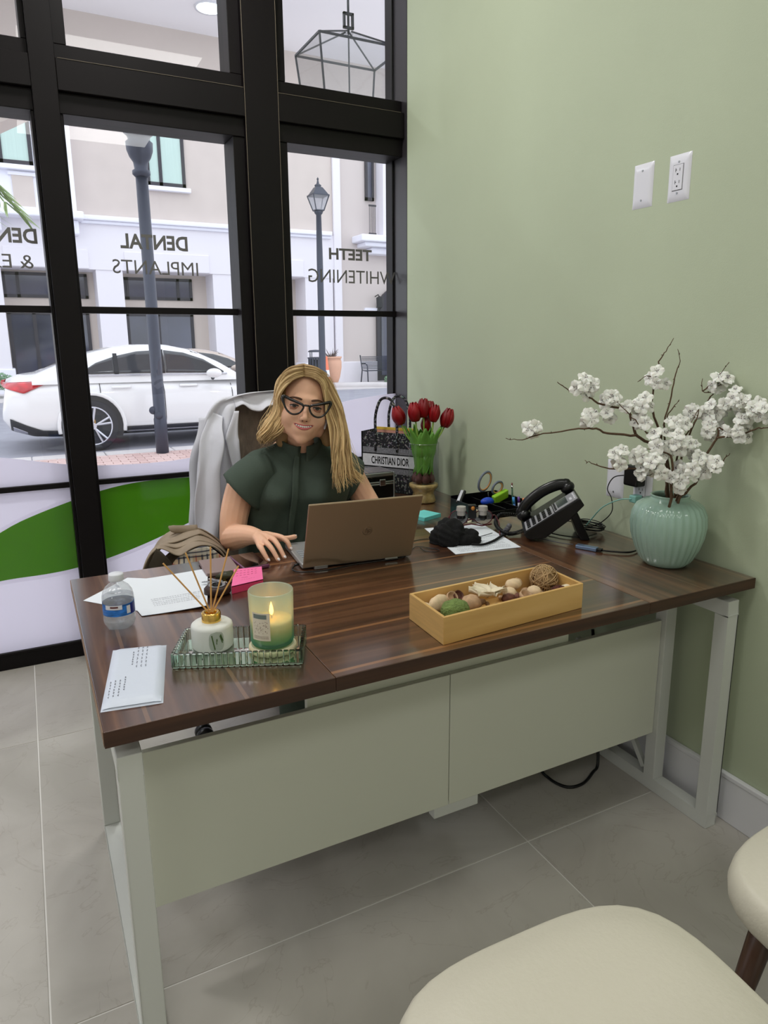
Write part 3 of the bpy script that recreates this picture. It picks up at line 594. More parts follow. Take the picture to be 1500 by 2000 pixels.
for x0,x1,ps in ((-1.622,-1.58,(1.15,1.91)),(-.092,-.05,(1.15,1.345,1.91))):
    fb=[(x0,1.15,0,x1,1.95,.04),(x0,1.15,.648,x1,1.95,.69)]+[(x0,p,.04,x1,p+.04,.648) for p in ps]
    f=part('leg_frame',wmetal,*fb,bev=.002)
    for y in (1.25,1.8): G().box(x0+.005,y,.69,x1-.005,y+.05,TZ0).build('spacer',wmetal,f)
g=G(); g.tube([(-.071,1.40,.05),(-.071,1.62,.36)],.011,4); g.build('brace',wmetal,D); g=G(); g.tube([(-.071,1.72,.36),(-.071,1.9,.05)],.011,4); g.build('brace',wmetal,D)
g=G(); g.lathe([(0,.0),(.007,.0),(.006,.004),(0,.005)],(-.093,1.62,.03),12,R=Matrix.Rotation(-PI/2,3,'Y')); g.build('bolt',chrome,D)
part('front_panel',wpanel,(-1.56,1.36,.195,-.829,1.376,.562)); part('front_panel',wpanel,(-.827,1.36,.195,-.093,1.376,.562))
part('upper_rail',wpanel,(-1.2,1.377,.44,-.435,1.393,.585)); part('joint_bracket',wmetal,(-.87,1.362,.165,-.735,1.39,.205))
part('cross_beam',wmetal,(-1.58,1.62,.65,-.092,1.66,.69))
# side table against the wall
Tb=thing('side_table','lower walnut-topped side table with white body along the green wall','table',(-.25,2.5,0))
part('table_top',woodY,(-.5,2.0,.645,-.004,3.06,.675),par=Tb); part('body',wpanel,(-.47,2.04,.06,-.02,3.0,.645),par=Tb); part('plinth',wpanel,(-.45,2.06,0,-.04,2.98,.06),par=Tb)
for y in (2.05,2.53): d_=part('door',wpanel,(-.486,y,.08,-.471,y+.46,.63),par=Tb); G().box(-.5,y+.2,.55,-.487,y+.28,.562).build('handle',chrome,d_)
# black power cords
def cord(name,label,pts,r=.003,mt=blackp,cat='cable',n=6,kind=None,group=None):
    g=G(); P=spl(pts,8); g.tube(P,r,n,rnd=False); return g.build(name,mt,smooth=True,label=label,cat=cat,loc=tuple(pts[0]),group=group)
cord('floor_cable','black power cord looping down to the floor under the desk',[(-.30,1.60,.5),(-.33,1.62,.2),(-.325,1.6,.02),(-.335,1.54,.005),(-.315,1.48,.005),(-.26,1.47,.005),(-.19,1.5,.005),(-.15,1.52,.02),(-.13,1.56,.15),(-.13,1.6,.45)],.005)
P=[]
for k in range(60): a=k*.62; P.append((-.24+.07*math.sin(a*.31)+.045*math.cos(a),1.55+.02*math.sin(a*.7),.625+.05*math.sin(a)))
cord('cable_bundle','black cable bundle hanging just under the desk top at the right',P,.0035)
# ================================================================ electrical plates
def plate(name,label,y,z,kind):
    t=thing(name,label,'wall plate',(0,y,z))
    g=G(); w,h=.038,.062
    g.grid(lambda u,v:(-.0065*min(1,6*min(u,1-u,v,1-v))**.6-.0003,y-w+2*w*u,z-h+2*h*v),20,20); g.build('cover_plate',wplas,t,smooth=True)
    for dz in (-.041,.041): g=G(); g.lathe([(.0033,0),(.003,.0012),(0,.0015)],(-.0066,y,z+dz),10,R=Matrix.Rotation(-PI/2,3,'Y')); g.build('screw',alum,t)
    if kind=='outlet':
        r=G().box(-.009,y-.0165,z-.033,-.0055,y+.0165,z+.033).build('receptacle',wplas,t,bev=.001); g=G()
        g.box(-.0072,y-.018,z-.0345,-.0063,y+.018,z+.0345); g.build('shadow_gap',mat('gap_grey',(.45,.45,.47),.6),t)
        g=G()
        for dz in (.016,-.016):
            g.box(-.0093,y+.0065,z+dz-.001,-.0088,y+.008,z+dz+.009).box(-.0093,y+.0035,z+dz+.003,-.0088,y+.0075,z+dz+.0045).box(-.0093,y-.0075,z+dz,-.0088,y-.006,z+dz+.008).box(-.0093,y-.002,z+dz-.0095,-.0088,y+.0025,z+dz-.005)
        g.build('slots',blackp,r)
    return t
plate('blank_plate','plain white blank wall plate on the green wall, beside the socket plate',1.638,1.817,'blank')
plate('socket_plate','white double socket wall plate high on the green wall',1.506,1.815,'outlet')
plate('blank_plate','white blank wall plate low behind the blossom branches',1.672,.925,'blank')
plate('socket_plate','white socket wall plate behind the vase with chargers plugged in',1.555,.925,'outlet')
t=thing('charger','black plug-in charger on the socket behind the blossoms','charger',(-.03,1.56,.955))
G().box(-.05,1.535,.925,-.010,1.592,.99).build('body',blackp,t,bev=.006); cordm=[(-.03,1.59,.955),(-.04,1.64,.94),(-.045,1.66,.90),(-.04,1.645,.87),(-.05,1.63,.83),(-.06,1.66,.79),(-.07,1.7,.765)]
g=G(); g.tube(spl(cordm,8),.0018,6); g.build('lead',blackp,t,smooth=True)
teal=mat('mint_plastic',(.56,.78,.74),.4)
t=thing('charging_cable','mint green plug and cable leading from the socket behind the vase','cable',(-.02,1.56,.885))
G().box(-.04,1.545,.872,-.0092,1.572,.896).build('plug',teal,t,bev=.004); g=G(); g.tube(spl([(-.04,1.56,.884),(-.05,1.6,.875),(-.06,1.66,.84),(-.07,1.70,.79),(-.08,1.72,.757)],8),.002,6); g.build('cable',teal,t,smooth=True)
# ================================================================ desk-top papers etc
def sheet(name,label,cat,poly,z,th=.0006,mt=paper,bow=0,lines=(),curl=None):
    cx=sum(p[0] for p in poly)/len(poly); cy=sum(p[1] for p in poly)/len(poly); t=thing(name,label,cat,(cx,cy,z))
    A,B_,C_,D_=[Vector((p[0],p[1],0)) for p in poly]   # A->B edge, A->D edge
    f=lambda u,v:(A*(1-u)*(1-v)+B_*u*(1-v)+C_*u*v+D_*(1-u)*v)+Vector((0,0,z+(curl(u,v) if curl else 0)))
    g=G(); g.grid(f,16,16); g.grid(lambda u,v:f(u,v)+Vector((0,0,th)),16,16); g.build('sheet',mt,t,smooth=True,rec=False)
    if lines:
        g=G()
        for (u0,u1,v,wd) in lines: 
            n=max(2,int((u1-u0)*30))
            for k in range(n):
                a=u0+(u1-u0)*k/n; b=a+(u1-u0)/n*random.uniform(.5,.95); P=[f(a,v),f(b,v),f(b,v+wd),f(a,v+wd)]; g.add([p+Vector((0,0,th+.0004)) for p in P],[(0,1,2,3)])
        g.build('printed_lines',mat('faint_print',(.70,.71,.75),.8),t,rec=False)
    return t
sheet('printed_page','white printed page lying under the loupe glasses','paper',[(-.606,1.69),(-.389,1.658),(-.334,1.952),(-.54,1.99)],.7505,lines=[(.1,.9,v,.012) for v in (.06,.1,.14,.2,.24)]+[(.5,.95,v,.01) for v in (.3,.34,.4,.46,.5)])
cl=lambda u,v:.012*max(0,1-u*2.2)**2*max(0,(v-.2))+.006*(1-v)*(u)**2
t=sheet('letter_sheets','large white letter sheets lying across the left end of the desk','paper',[(-1.507,1.626),(-1.36,1.606),(-1.29,1.905),(-1.536,1.889)],.7515,lines=[(.25,.9,v,.01) for v in (.2,.24,.28,.33,.37)],curl=cl)
sheet('letter_sheet','white letter sheet fanned out behind the water bottle','paper',[(-1.62,1.80),(-1.49,1.64),(-1.40,1.86),(-1.5,1.93)],.7505)
t=thing('envelope','pale padded envelope with handwriting at the front left corner of the desk','envelope',(-1.56,1.32,.75))
EA,EB,EC,ED=[Vector((x,y,0)) for x,y in ((-1.636,1.207),(-1.534,1.19),(-1.485,1.437),(-1.588,1.462))]
ef=lambda u,v:EA*(1-u)*(1-v)+EB*u*(1-v)+EC*u*v+ED*(1-u)*v
eh=lambda u,v:.010*min(1,7*min(u,1-u))**.6*min(1,10*min(v,1-v))**.6
g=G(); g.grid(lambda u,v:ef(u,v)+Vector((0,0,.7505+eh(u,v))),24,36); g.grid(lambda u,v:ef(u,v)+Vector((0,0,.7503)),2,2); g.build('pouch',mat('pale_blue_poly',(.83,.86,.92),.42,bump=.15,bs=40),t,smooth=True)
g=G(); g.grid(lambda u,v:ef(.03+.94*u,.012+.06*v)+Vector((0,0,.7513+eh(.03+.94*u,.012+.06*v)+.0006)),16,4); g.build('flap',mat('pale_blue_poly',(.82,.87,.89)),t,smooth=True)
# handwriting: short strokes running across the pouch
g=G()
def scrib(g,f,hh,rows,rad=.0005):
    for (u0,u1,v0,v1) in rows:
        n=14; P=[]
        for k in range(n*3): s=k/(n*3-1); u=u0+(u1-u0)*s; v=v0+(v1-v0)*s; P.append(f(u+.012*math.sin(k*2.1)*(abs(v1-v0)>abs(u1-u0)),v+.008*math.sin(k*2.3)*(abs(u1-u0)>=abs(v1-v0)))+Vector((0,0,hh(u,v))))
        for a in range(0,len(P)-4,7): g.tube(P[a:a+5],rad,3,cap=False)
scrib(g,ef,lambda u,v:.7507+eh(u,v)+.0004,[(u,u,.55,.95) for u in (.50,.58,.66)]+[(.42,.42,.6,.85)]+[(u,u,.12,.38) for u in (.1,.18,.26)]+[(.34,.34,.2,.42)]); g.build('handwriting',ink,t,kind='stuff')
# sticky note pads
t=thing('sticky_note_pad','bright pink sticky note pad with handwriting next to the phone','note pad',(-1.222,1.74,.75))
PA,PB,PC,PD=[Vector((x,y,0)) for x,y in ((-1.283,1.675),(-1.196,1.691),(-1.166,1.80),(-1.240,1.812))]
pf=lambda u,v:PA*(1-u)*(1-v)+PB*u*(1-v)+PC*u*v+PD*(1-u)*v
pinkm=mat('pink_paper',(.97,.45,.66),.6)
g=G(); vs=[pf(a,b)+Vector((0,0,z)) for z in (.7505,.768) for a,b in ((0,0),(1,0),(1,1),(0,1))]; g.add(vs,[(0,1,5,4),(1,2,6,5),(2,3,7,6),(3,0,4,7),(3,2,1,0)]); g.build('block',mat('dark_pink_paper',(.86,.25,.42),.7),t)
g=G(); g.grid(lambda u,v:pf(u,v)+Vector((0,0,.7685+.002*(1-v)**3)),6,6); g.build('top_note',pinkm,t)
g=G(); scrib(g,pf,lambda u,v:.7692,[(.1,.85,v,v) for v in (.85,.7,.56)]+[(.3,.5,.4,.4),(.3,.75,.27,.27)],.0004); g.build('handwriting',mat('pink_ink',(.7,.3,.45),.8),t,kind='stuff')
t=thing('sticky_note_pad','turquoise sticky note pad behind the laptop','note pad',(-.3,2.35,.675))
for k in range(3): G().box(-.05,-.045,k*.005,.05,.045,k*.005+.0046,R=rotz(.3+.02*k),c=(-.315,2.38,.6755)).build('note_layer',mat('turquoise_paper',(.46,.85,.83),.6),t)
# wallet and smartphone
G().box(-.045,-.065,0,.045,.065,.012,R=rotz(-.05),c=(-1.262,1.893,.7505)).build('slim_wallet',mat('mauve_grey_leather',(.55,.47,.46),.45),bev=.003,label='flat mauve-grey wallet left of the smartphone',cat='wallet',loc=(-1.262,1.893,.75))
t=thing('smartphone','smartphone in a pink-purple case lying beside her hand','phone',(-1.174,1.895,.75))
R_=rotz(.06)
G().box(-.038,-.068,0,.038,.068,.011,R=R_,c=(-1.174,1.898,.7505)).build('case',mat('plum_case',(.42,.24,.34),.35),t,bev=.004,seg=3); G().box(-.0345,-.0645,.0105,.0345,.0645,.0118,R=R_,c=(-1.174,1.898,.7505)).build('screen',mat('phone_glass',(.07,.055,.06),.06,spec=.8),t,bev=.0004)
# keys and pouch
t=thing('key_bunch','bunch of keys with a round dark leather fob by the letter sheets','keys',(-1.30,1.74,.75))
g=G(); g.lathe([(0,.003),(.026,.003),(.030,.008),(.030,.02),(.026,.025),(0,.026)],(-1.315,1.69,.748),24,fn=lambda a,z:1+.12*math.cos(2*a)); f_=g.build('leather_fob',mat('dark_brown_leather',(.2,.12,.1),.5),t,smooth=True)
g=G(); g.lathe([(0,.0255),(.021,.0255),(.021,.0262),(0,.0268)],(-1.315,1.692,.749),24); g.build('emblem_disc',alum,f_); g=G(); g.tube([(-1.315+.012*math.cos(a),1.692+.012*math.sin(a),.7765) for a in [k*PI/8 for k in range(16)]],.0015,4,closed=True); g.tube([(-1.325,1.692,.7765),(-1.305,1.692,.7765)],.0015,4); g.tube([(-1.315,1.682,.7765),(-1.315,1.702,.7765)],.0015,4); g.build('emblem',blackp,f_)
g=G(); g.tube([(-1.29+.014*math.cos(a),1.745+.014*math.sin(a),.757) for a in [k*PI/10 for k in range(20)]],.0013,6,closed=True); g.build('ring',chrome,t,smooth=True)
for k,(a,c) in enumerate([(.4,alum),(1.1,mat('brass',(.78,.66,.36),.3,1)),(2.0,alum),(2.8,alum)]):
    g=G(); q=Vector((-1.29,1.75,.752+.003*k)); g.box(.010,-.003,0,.05,.003,.002,R=rotz(a),c=q); g.lathe([(0,0),(.011,0),(.011,.002),(0,.002)],(q.x+.012*math.cos(a),q.y+.012*math.sin(a),q.z),14)
    for j in range(4): g.box(.024+.006*j,-.005,0,.027+.006*j,-.002,.002,R=rotz(a),c=q)
    g.build('key',c,t)
g=G(); g.ball((-1.265,1.79,.762),.022,14,8,(1.2,.8,.5),fn=lambda d:1+.2*math.sin(5*d.x)*math.cos(6*d.y)); g.build('coin_pouch',mat('olive_black_nylon',(.22,.22,.14),.4),t,smooth=True)
# ================================================================ water bottle
t=thing('water_bottle','small clear plastic water bottle with blue label on the left of the desk','bottle',(-1.554,1.61,.75))
BX=(-1.558,1.588,.75)
def ribs(a,z): return 1+(.09*math.cos(5*a)*max(0,1-z/.016) if z<.016 else 0)
prof=[(.020,.001),(.028,.004),(.0335,.016),(.034,.024),(.0325,.028),(.034,.032),(.0335,.036),(.033,.062),(.034,.066),(.0335,.075),(.031,.086),(.025,.096),(.0165,.103),(.0125,.106),(.0125,.113)]
g=G(); g.lathe(prof,BX,40,fn=ribs); g.build('bottle',glassmat('bottle_plastic',(.95,.96,.97),.10,.05,.22,(.92,.93,.96)),t,smooth=True,rec=False)
g=G(); g.lathe([(max(.001,r-.0015),z+.001) for r,z in prof[:10]],BX,40,fn=ribs); g.build('water',glassmat('water_fill',(.93,.95,.96),.06,.02,.12,(.85,.88,.93)),t,smooth=True,rec=False)
blab=mat('blue_label',(.18,.45,.78),.35,var=.5,vs=60,stretch=(1,1,3)); lb=G(); lb.lathe([(.0338,.036),(.0338,.062)],BX,40,cap=False); lb=lb.build('label_band',blab,t,smooth=True)
def wrap(g,c,r,a0,a1,z0,z1,n=10): g.grid(lambda u,v:(c[0]+r*math.cos(a0+(a1-a0)*u),c[1]+r*math.sin(a0+(a1-a0)*u),c[2]+z0+(z1-z0)*v),n,2); return g
fa=math.atan2(CP.y-BX[1],CP.x-BX[0])
g=wrap(G(),BX,.0342,fa-.9,fa+.2,.052,.062); wrap(g,BX,.0342,fa+.48,fa+.75,.04,.058); g.build('label_print',wplas,lb,smooth=True)
g=wrap(G(),BX,.0345,fa-.55,fa-.05,.056,.0595); g.build('label_stripe',mat('dark_red_ink',(.35,.12,.12),.5),lb,smooth=True); g=wrap(G(),BX,.0343,fa+.75,fa+1.3,.037,.061); g.build('label_print',mat('navy_print',(.1,.16,.5),.4),lb,smooth=True)
g=G(); g.lathe([(.0155,.110),(.016,.112),(.0155,.123),(.0145,.1255),(0,.1258)],BX,30,fn=lambda a,z:1+.02*math.cos(30*a)); g.build('cap',mat('white_cap',(.88,.89,.92),.4),t,smooth=True)
# ================================================================ glass tray with diffuser and candle
TC=Vector((-1.354,1.326,.75)); TR=rotz(-.41); TL,TWd=.124,.063
t=thing('glass_tray','rectangular mirrored glass tray with ribbed green-tinted rim on the desk','tray',TC)
tg=bpy.data.materials.new('tray_glass'); tg.use_nodes=True; bb_=tg.node_tree.nodes['Principled BSDF']; bb_.inputs['Base Color'].default_value=(.72,.88,.76,1); bb_.inputs['Transmission Weight'].default_value=1; bb_.inputs['Roughness'].default_value=.03; bb_.inputs['IOR'].default_value=1.5
MATS['tray_glass']=tg
g=G(); g.box(-TL,-TWd,.002,TL,TWd,.006,R=TR,c=TC); g.build('mirror_base',mat('tray_mirror',(.82,.84,.82),.06,1),t)
gree=mat('green_glass_edge',(.42,.75,.42),.1,trans=.6)
for L_,ax,sd in ((TL,0,-1),(TL,0,1),(TWd,1,-1),(TWd,1,1)):
    n=21 if ax==0 else 11
    for k in range(n):
        c=-L_+2*L_*(k+.5)/n; h=L_/n*.9
        b=(c-h,sd*TWd-.004,.0005,c+h,sd*TWd+.004,.032) if ax==0 else (sd*TL-.004,c-h,.0005,sd*TL+.004,c+h,.032)
        g=G(); g.box(*b,R=TR,c=TC); g.build('rim_block',tg,t,bev=.0018,seg=1)
    b=(-L_,sd*TWd-.0025,.006,L_,sd*TWd+.0025,.016) if ax==0 else (sd*TL-.0025,-L_,.006,sd*TL+.0025,L_,.016)
def onT(x,y): return TC+TR@Vector((x,y,0))
def deco_label(g,c,r,a0,a1,z0,z1,m=.012): return wrap(g,c,r,a0,a1,z0,z1)
Dp=onT(-.062,.020); Dc=(Dp.x,Dp.y,.7565)
t=thing('reed_diffuser','white round reed diffuser bottle with gold collar standing on the glass tray','diffuser',Dc)
g=G(); g.lathe([(.030,0),(.0375,.002),(.041,.006),(.042,.011),(.042,.048),(.041,.052),(.037,.0555),(.019,.0585)],Dc,48); g.build('bottle',mat('matte_white_glass',(.86,.87,.85),.5),t,smooth=True)
gold=mat('gold_collar',(.93,.76,.42),.18,1); g=G(); g.lathe([(.0195,.0585),(.0195,.075),(.0185,.0775),(.0125,.0778),(.0115,.076),(.011,.062)],Dc,40,cap=False); g.build('collar',gold,t,smooth=True)
fa=math.atan2(CP.y-Dc[1],CP.x-Dc[0]); f_=G(); f_.grid(lambda u,v:(lambda a,z,rr:(Dc[0]+.0424*math.cos(fa+.18+a),Dc[1]+.0424*math.sin(fa+.18+a),Dc[2]+.028+z))((u*2-1)*.36*(1-abs(2*v-1)**3)**.33 if 0<v<1 else 0,(v*2-1)*.021,0),10,16); f_=f_.build('oval_label',mat('label_grey_green',(.68,.71,.67),.5),t,smooth=True,rec=False)
g=G()
for (a1,z1,a2,z2,r_) in ((-.22,.014,-.10,-.016,.0012),(.16,.012,.27,-.004,.0011),(.2,.014,.3,.0,.0011),(-.02,-.004,.03,.006,.0005),(-.03,.002,.05,.002,.0005),(.0,.006,.0,-.006,.0005)):
    g.tube([(Dc[0]+.0429*math.cos(fa+.18+a1+(a2-a1)*s),Dc[1]+.0429*math.sin(fa+.18+a1+(a2-a1)*s),Dc[2]+.028+z1+(z2-z1)*s) for s in (0,.25,.5,.75,1)],r_,5)
g.build('bamboo_print',mat('olive_print',(.3,.4,.2),.6),f_)
reed=mat('reed_wood',(.83,.63,.38),.6)
for k,q in enumerate([(-1.486,1.39,.944),(-1.443,1.38,.962),(-1.391,1.39,.965),(-1.353,1.395,.954),(-1.338,1.38,.919)]):
    q=Vector(q); b0=Vector((Dc[0],Dc[1],Dc[2]+.066)); d=(q-b0).normalized(); b1=b0-Vector((d.x,d.y,0))*.012-Vector((0,0,.04)); g=G(); g.tube([b0+d*.006+Vector((0,0,.004)),q],.0017,7); g.build('reed',reed,t)
Cc=onT(.062,.006); C0=(Cc.x,Cc.y,.7565)
t=thing('wooden_lid','round pale wooden lid used as a coaster under the candle jar','coaster',C0)
g=G(); g.lathe([(.046,0),(.0485,.002),(.0485,.009),(.046,.011),(.020,.0112)],C0,48); g.build('disc',mat('pale_ash_wood',(.86,.80,.66),.6,var=.06,vs=60,stretch=(1,8,1)),t,smooth=True); g=G(); g.lathe([(.040,.0105),(.043,.0125),(.0445,.0125),(.0455,.0105)],C0,48,cap=False); g.build('seal_ring',mat('clear_seal',(.85,.82,.7),.3),t,smooth=True)
K=(C0[0],C0[1],C0[2]+.0128)
t=thing('scented_candle','lit candle in a frosted mint glass jar standing on the wooden lid','candle',K)
jm=bpy.data.materials.new('frosted_mint_glass'); jm.use_nodes=True; T=jm.node_tree; T.nodes.clear(); N=T.nodes.new; Lk=T.links.new
oo=N('ShaderNodeOutputMaterial'); tl=N('ShaderNodeBsdfTranslucent'); df=N('ShaderNodeBsdfDiffuse'); tp=N('ShaderNodeBsdfTransparent'); gs=N('ShaderNodeBsdfGlossy'); gs.inputs['Roughness'].default_value=.25
tc=N('ShaderNodeTexCoord'); sp=N('ShaderNodeSeparateXYZ'); Lk(tc.outputs['Object'],sp.inputs[0]); rp=N('ShaderNodeValToRGB'); mrr=N('ShaderNodeMapRange'); mrr.inputs[2].default_value=.11; Lk(sp.outputs[2],mrr.inputs[0]); Lk(mrr.outputs[0],rp.inputs[0])
rp.color_ramp.elements[0].color=(.25,.62,.50,1); rp.color_ramp.elements[0].position=.06; rp.color_ramp.elements[1].position=.38; rp.color_ramp.elements[1].color=(.70,.84,.77,1)
for nd in (tl,df,tp): Lk(rp.outputs[0],nd.inputs[0])
a1=N('ShaderNodeMixShader'); a1.inputs[0].default_value=.5; Lk(df.outputs[0],a1.inputs[1]); Lk(tl.outputs[0],a1.inputs[2]); a2=N('ShaderNodeMixShader'); a2.inputs[0].default_value=.64; Lk(a1.outputs[0],a2.inputs[1]); Lk(tp.outputs[0],a2.inputs[2]); a3=N('ShaderNodeMixShader'); a3.inputs[0].default_value=.06; Lk(a2.outputs[0],a3.inputs[1]); Lk(gs.outputs[0],a3.inputs[2]); Lk(a3.outputs[0],oo.inputs[0])
g=G(); g.lathe([(.0,0),(.036,0),(.0415,.003),(.0435,.009),(.0455,.113),(.0445,.115),(.0425,.113),(.0405,.012),(.037,.007),(0,.006)],K,56,cap=False); g.build('jar',jm,t,smooth=True)
wax=mat('glowing_cream_wax',(.97,.84,.55),.4,emit=(1,.66,.25),es=.38); wx=G().lathe([(0,.008),(.036,.008),(.040,.013),(.040,.052),(.039,.053),(0,.052)],K,40).build('wax',wax,t,smooth=True)  # flame light inside the wax is put in as emission
g=G(); g.tube([(K[0],K[1],K[2]+.05),(K[0],K[1],K[2]+.062)],.001,6); g.build('wick',blackp,wx); g=G(); g.lathe([(0,.058),(.0035,.063),(.0045,.069),(.003,.078),(0,.088)],K,12,cap=False); g.build('flame',mat('candle_flame',(1,.7,.3),.5,emit=(1,.62,.28),es=30),wx,smooth=True)
pl_=bpy.data.lights.new('candle_light','POINT'); pl_.energy=.085; pl_.color=(1,.36,.10); pl_.shadow_soft_size=.006; po=bpy.data.objects.new('candle_light',pl_); po.location=(K[0],K[1],K[2]+.083); COL.objects.link(po)
fa=math.atan2(CP.y-K[1],CP.x-K[0]); lb=wrap(G(),K,.0464,fa-.95,fa-.08,.022,.080).build('paper_label',mat('cream_label',(.88,.84,.76),.6),t,smooth=True)
g=wrap(G(),K,.0467,fa-.86,fa-.22,.068,.077); g.build('label_bar',mat('label_grey_bar',(.45,.5,.48),.6),lb,smooth=True); g=G(); 
for k in range(46):
    a=fa-.85+.68*random.random(); z=.036+.026*random.random(); w=random.uniform(.008,.03); wrap(g,K,.0467,a,a+w,z,z+random.uniform(.0006,.0025),1)
for z in (.0262,.0285,.031):
    for k in range(10): a=fa-.85+.07*k; wrap(g,K,.0467,a,a+.05,z,z+.0007,1)
g.build('label_print',mat('label_brown_print',(.45,.3,.28),.7),lb,rec=False)
# ================================================================ laptop
L0=Vector((-.900,1.746,.75)); LR=rotz(-.113)
def LT(x,y,z): return L0+LR@Vector((x,y,z))
lapm=mat('champagne_aluminium',(.66,.58,.48),.42,.75); t=thing('laptop','champagne-coloured laptop open on the desk, its lid towards the viewer','laptop',L0)
b=G(); b.box(-.162,.004,.004,.162,.224,.018,R=LR,c=L0); b=b.build('base',mat('silver_deck',(.72,.72,.72),.4,.6),t,bev=.003)
for r in range(5):
    for c_ in range(14):
        G().box(-.148+c_*.0212,.045+r*.0185,.018,-.130+c_*.0212,.060+r*.0185,.0192,R=LR,c=L0).build('key',mat('grey_keycap',(.55,.56,.58),.5),b)
G().box(-.05,.15,.0179,.05,.212,.0184,R=LR,c=L0).build('touchpad',mat('silver_pad',(.78,.78,.79),.3,.5),b)
A_=math.radians(24); lz=Matrix.Rotation(A_,3,'X'); LD=LR@lz
ld=G(); ld.box(-.162,-.004,.006,.162,.003,.224,R=LD,c=L0+Vector((0,0,.004))); ld=ld.build('lid',lapm,t,bev=.0045,seg=3)
g=G(); g.box(-.155,.0031,.014,.155,.0036,.216,R=LD,c=L0+Vector((0,0,.004))); g.build('screen',mat('screen_black',(.05,.05,.06),.1),ld)
lgm=mat('laptop_logo',(.60,.53,.45),.12,.9); g=G()
O=L0+Vector((0,0,.004)); lx,lz_=.012,.118
g.tube([O+LD@Vector((lx+.0135*math.cos(a),-.0044,lz_+.0135*math.sin(a))) for a in [k*PI/16 for k in range(32)]],.0006,4,closed=True)
text(g,'hp',O+LD@Vector((lx-.008,-.0048,lz_-.010)),LR@Vector((1,0,0)),LD@Vector((.25,0,1)),.016,.021); g.build('logo',lgm,ld,rec=False)
for x in (-.11,.10): g=G(); g.box(x-.02,-.007,.001,x+.02,.006,.012,R=LR,c=L0); g.build('hinge',alum,t,bev=.002)
g=G(); g.tube([LT(-.165,.03,.011),LT(-.178,.025,.010)],.004,8); g.tube(spl([LT(-.178,.025,.010),LT(-.19,.0,.007),LT(-.17,-.025,.005),LT(-.1,-.03,.004),LT(-.02,-.012,.004),LT(.06,-.008,.004),LT(.14,.0,.004),LT(.158,.06,.004)],8),.0022,6)
g.build('power_cable',blackp,smooth=True,label='thin black charging cord plugged into the left side of the laptop',cat='cable',loc=LT(-.16,.03,0))
cord('earphone_cord','thin black cord looped on the desk right of the laptop',[(-.69,1.83,.7525),(-.655,1.865,.7525),(-.61,1.87,.7525),(-.585,1.855,.7525)],.0012)
cord('earphone_cord','small loop of thin black cord beside the printed page',[(-.70,1.79,.7525),(-.67,1.81,.7525),(-.64,1.775,.7525),(-.63,1.745,.7525),(-.65,1.735,.7525),(-.672,1.76,.7525),(-.67,1.79,.7545)],.0012)
# ================================================================ bamboo box with pot-pourri
BR=rotz(-.0); bx0,bx1,by0,by1,bz=-.971,-.567,1.166,1.333,.0
A4=[Vector(p) for p in ((-.972,1.163,0),(-.571,1.188,0),(-.567,1.341,0),(-.966,1.322,0))]
t=thing('bamboo_box','long open bamboo box of dried pods and moss balls at the front of the desk','box',(-.77,1.25,.75))
ctr=sum(A4,Vector())/4
def inset(d): 
    r=[]
    for i in range(4):
        e1=(A4[(i+1)%4]-A4[i]).normalized(); e0=(A4[i]-A4[i-1]).normalized(); r.append(A4[i]+e1*d-e0*d)
    return r
I4=inset(.007)
for i,nm in enumerate(('long_side','end','long_side','end')):
    j=(i+1)%4; g=G(); P=[A4[i],A4[j],I4[j],I4[i]]; g.add([p+Vector((0,0,z)) for z in (.7503,.812) for p in P],[(0,3,2,1),(4,5,6,7),(0,1,5,4),(1,2,6,5),(2,3,7,6),(3,0,4,7)])
    o=g.build(nm,bamboo if i%2==0 else mat('bamboo_end',(.80,.64,.39),.42,var=.08,vs=10,stretch=(20,1,20)),t,bev=.0008,seg=1)
g=G(); g.add([p+Vector((0,0,z)) for z in (.7505,.757) for p in I4],[(0,3,2,1),(4,5,6,7),(0,1,5,4),(1,2,6,5),(2,3,7,6),(3,0,4,7)]); g.build('bottom',bamboo,t)
cork=[mat('pale_pod',(.86,.76,.62),.8,var=.12,vs=90),mat('tan_pod',(.74,.61,.48),.8,var=.15,vs=90),mat('brown_pod',(.40,.25,.2),.7,var=.3,vs=120),mat('cream_pod',(.9,.85,.74),.8,var=.1,vs=50)]
fill=G(); 
for k in range(150): fill.ball((-.955+.375*random.random(),1.185+.13*random.random(),.760+.012*random.random()),random.uniform(.006,.011),7,5,(1.2,.8,.7),R=rotz(random.random()*6))
fill.build('wood_chips',cork[1],label='layer of small dried chips in the bottom of the bamboo box',cat='pot-pourri',loc=(-.77,1.25,.757),kind='stuff',smooth=True)
def pod(label,x,y,z,r,m_,sc=(1,1,.85),kind='ball',name='dried_pod',rz=0):
    g=G(); R=rotz(rz)
    if kind=='ball': g.ball((x,y,z),r,18,12,sc,fn=lambda d:1+.05*math.sin(7*d.x+3*d.z)*math.cos(6*d.y),R=R)
    elif kind=='shell': g.lathe([(0,-r*.6),(r*.7,-r*.45),(r,0),(r*.95,r*.35),(r*.85,r*.35),(r*.8,0),(r*.5,-r*.3),(0,-r*.4)],(x,y,z),20,R=Euler((.7+rz,.3,0)).to_matrix(),fn=lambda a,z_:1+.1*math.sin(2*a))
    elif kind=='petal':
        for k in range(7):
            a=k*.9; g.grid(lambda u,v:Vector((x,y,z))+rotz(a)@Vector((r*u,(v-.5)*r*1.1*math.sin(PI*min(.95,u+.12)),.012*u+.006*math.cos(5*v)+.003*k*.5)),8,8)
    g.build(name,m_,label=label,cat='pot-pourri',loc=(x,y,z-r*.7),smooth=True,solid=.001 if kind=='petal' else 0)
mossm=mat('moss_green',(.45,.53,.30),.95,var=.25,vs=70,bump=.8,bs=150)
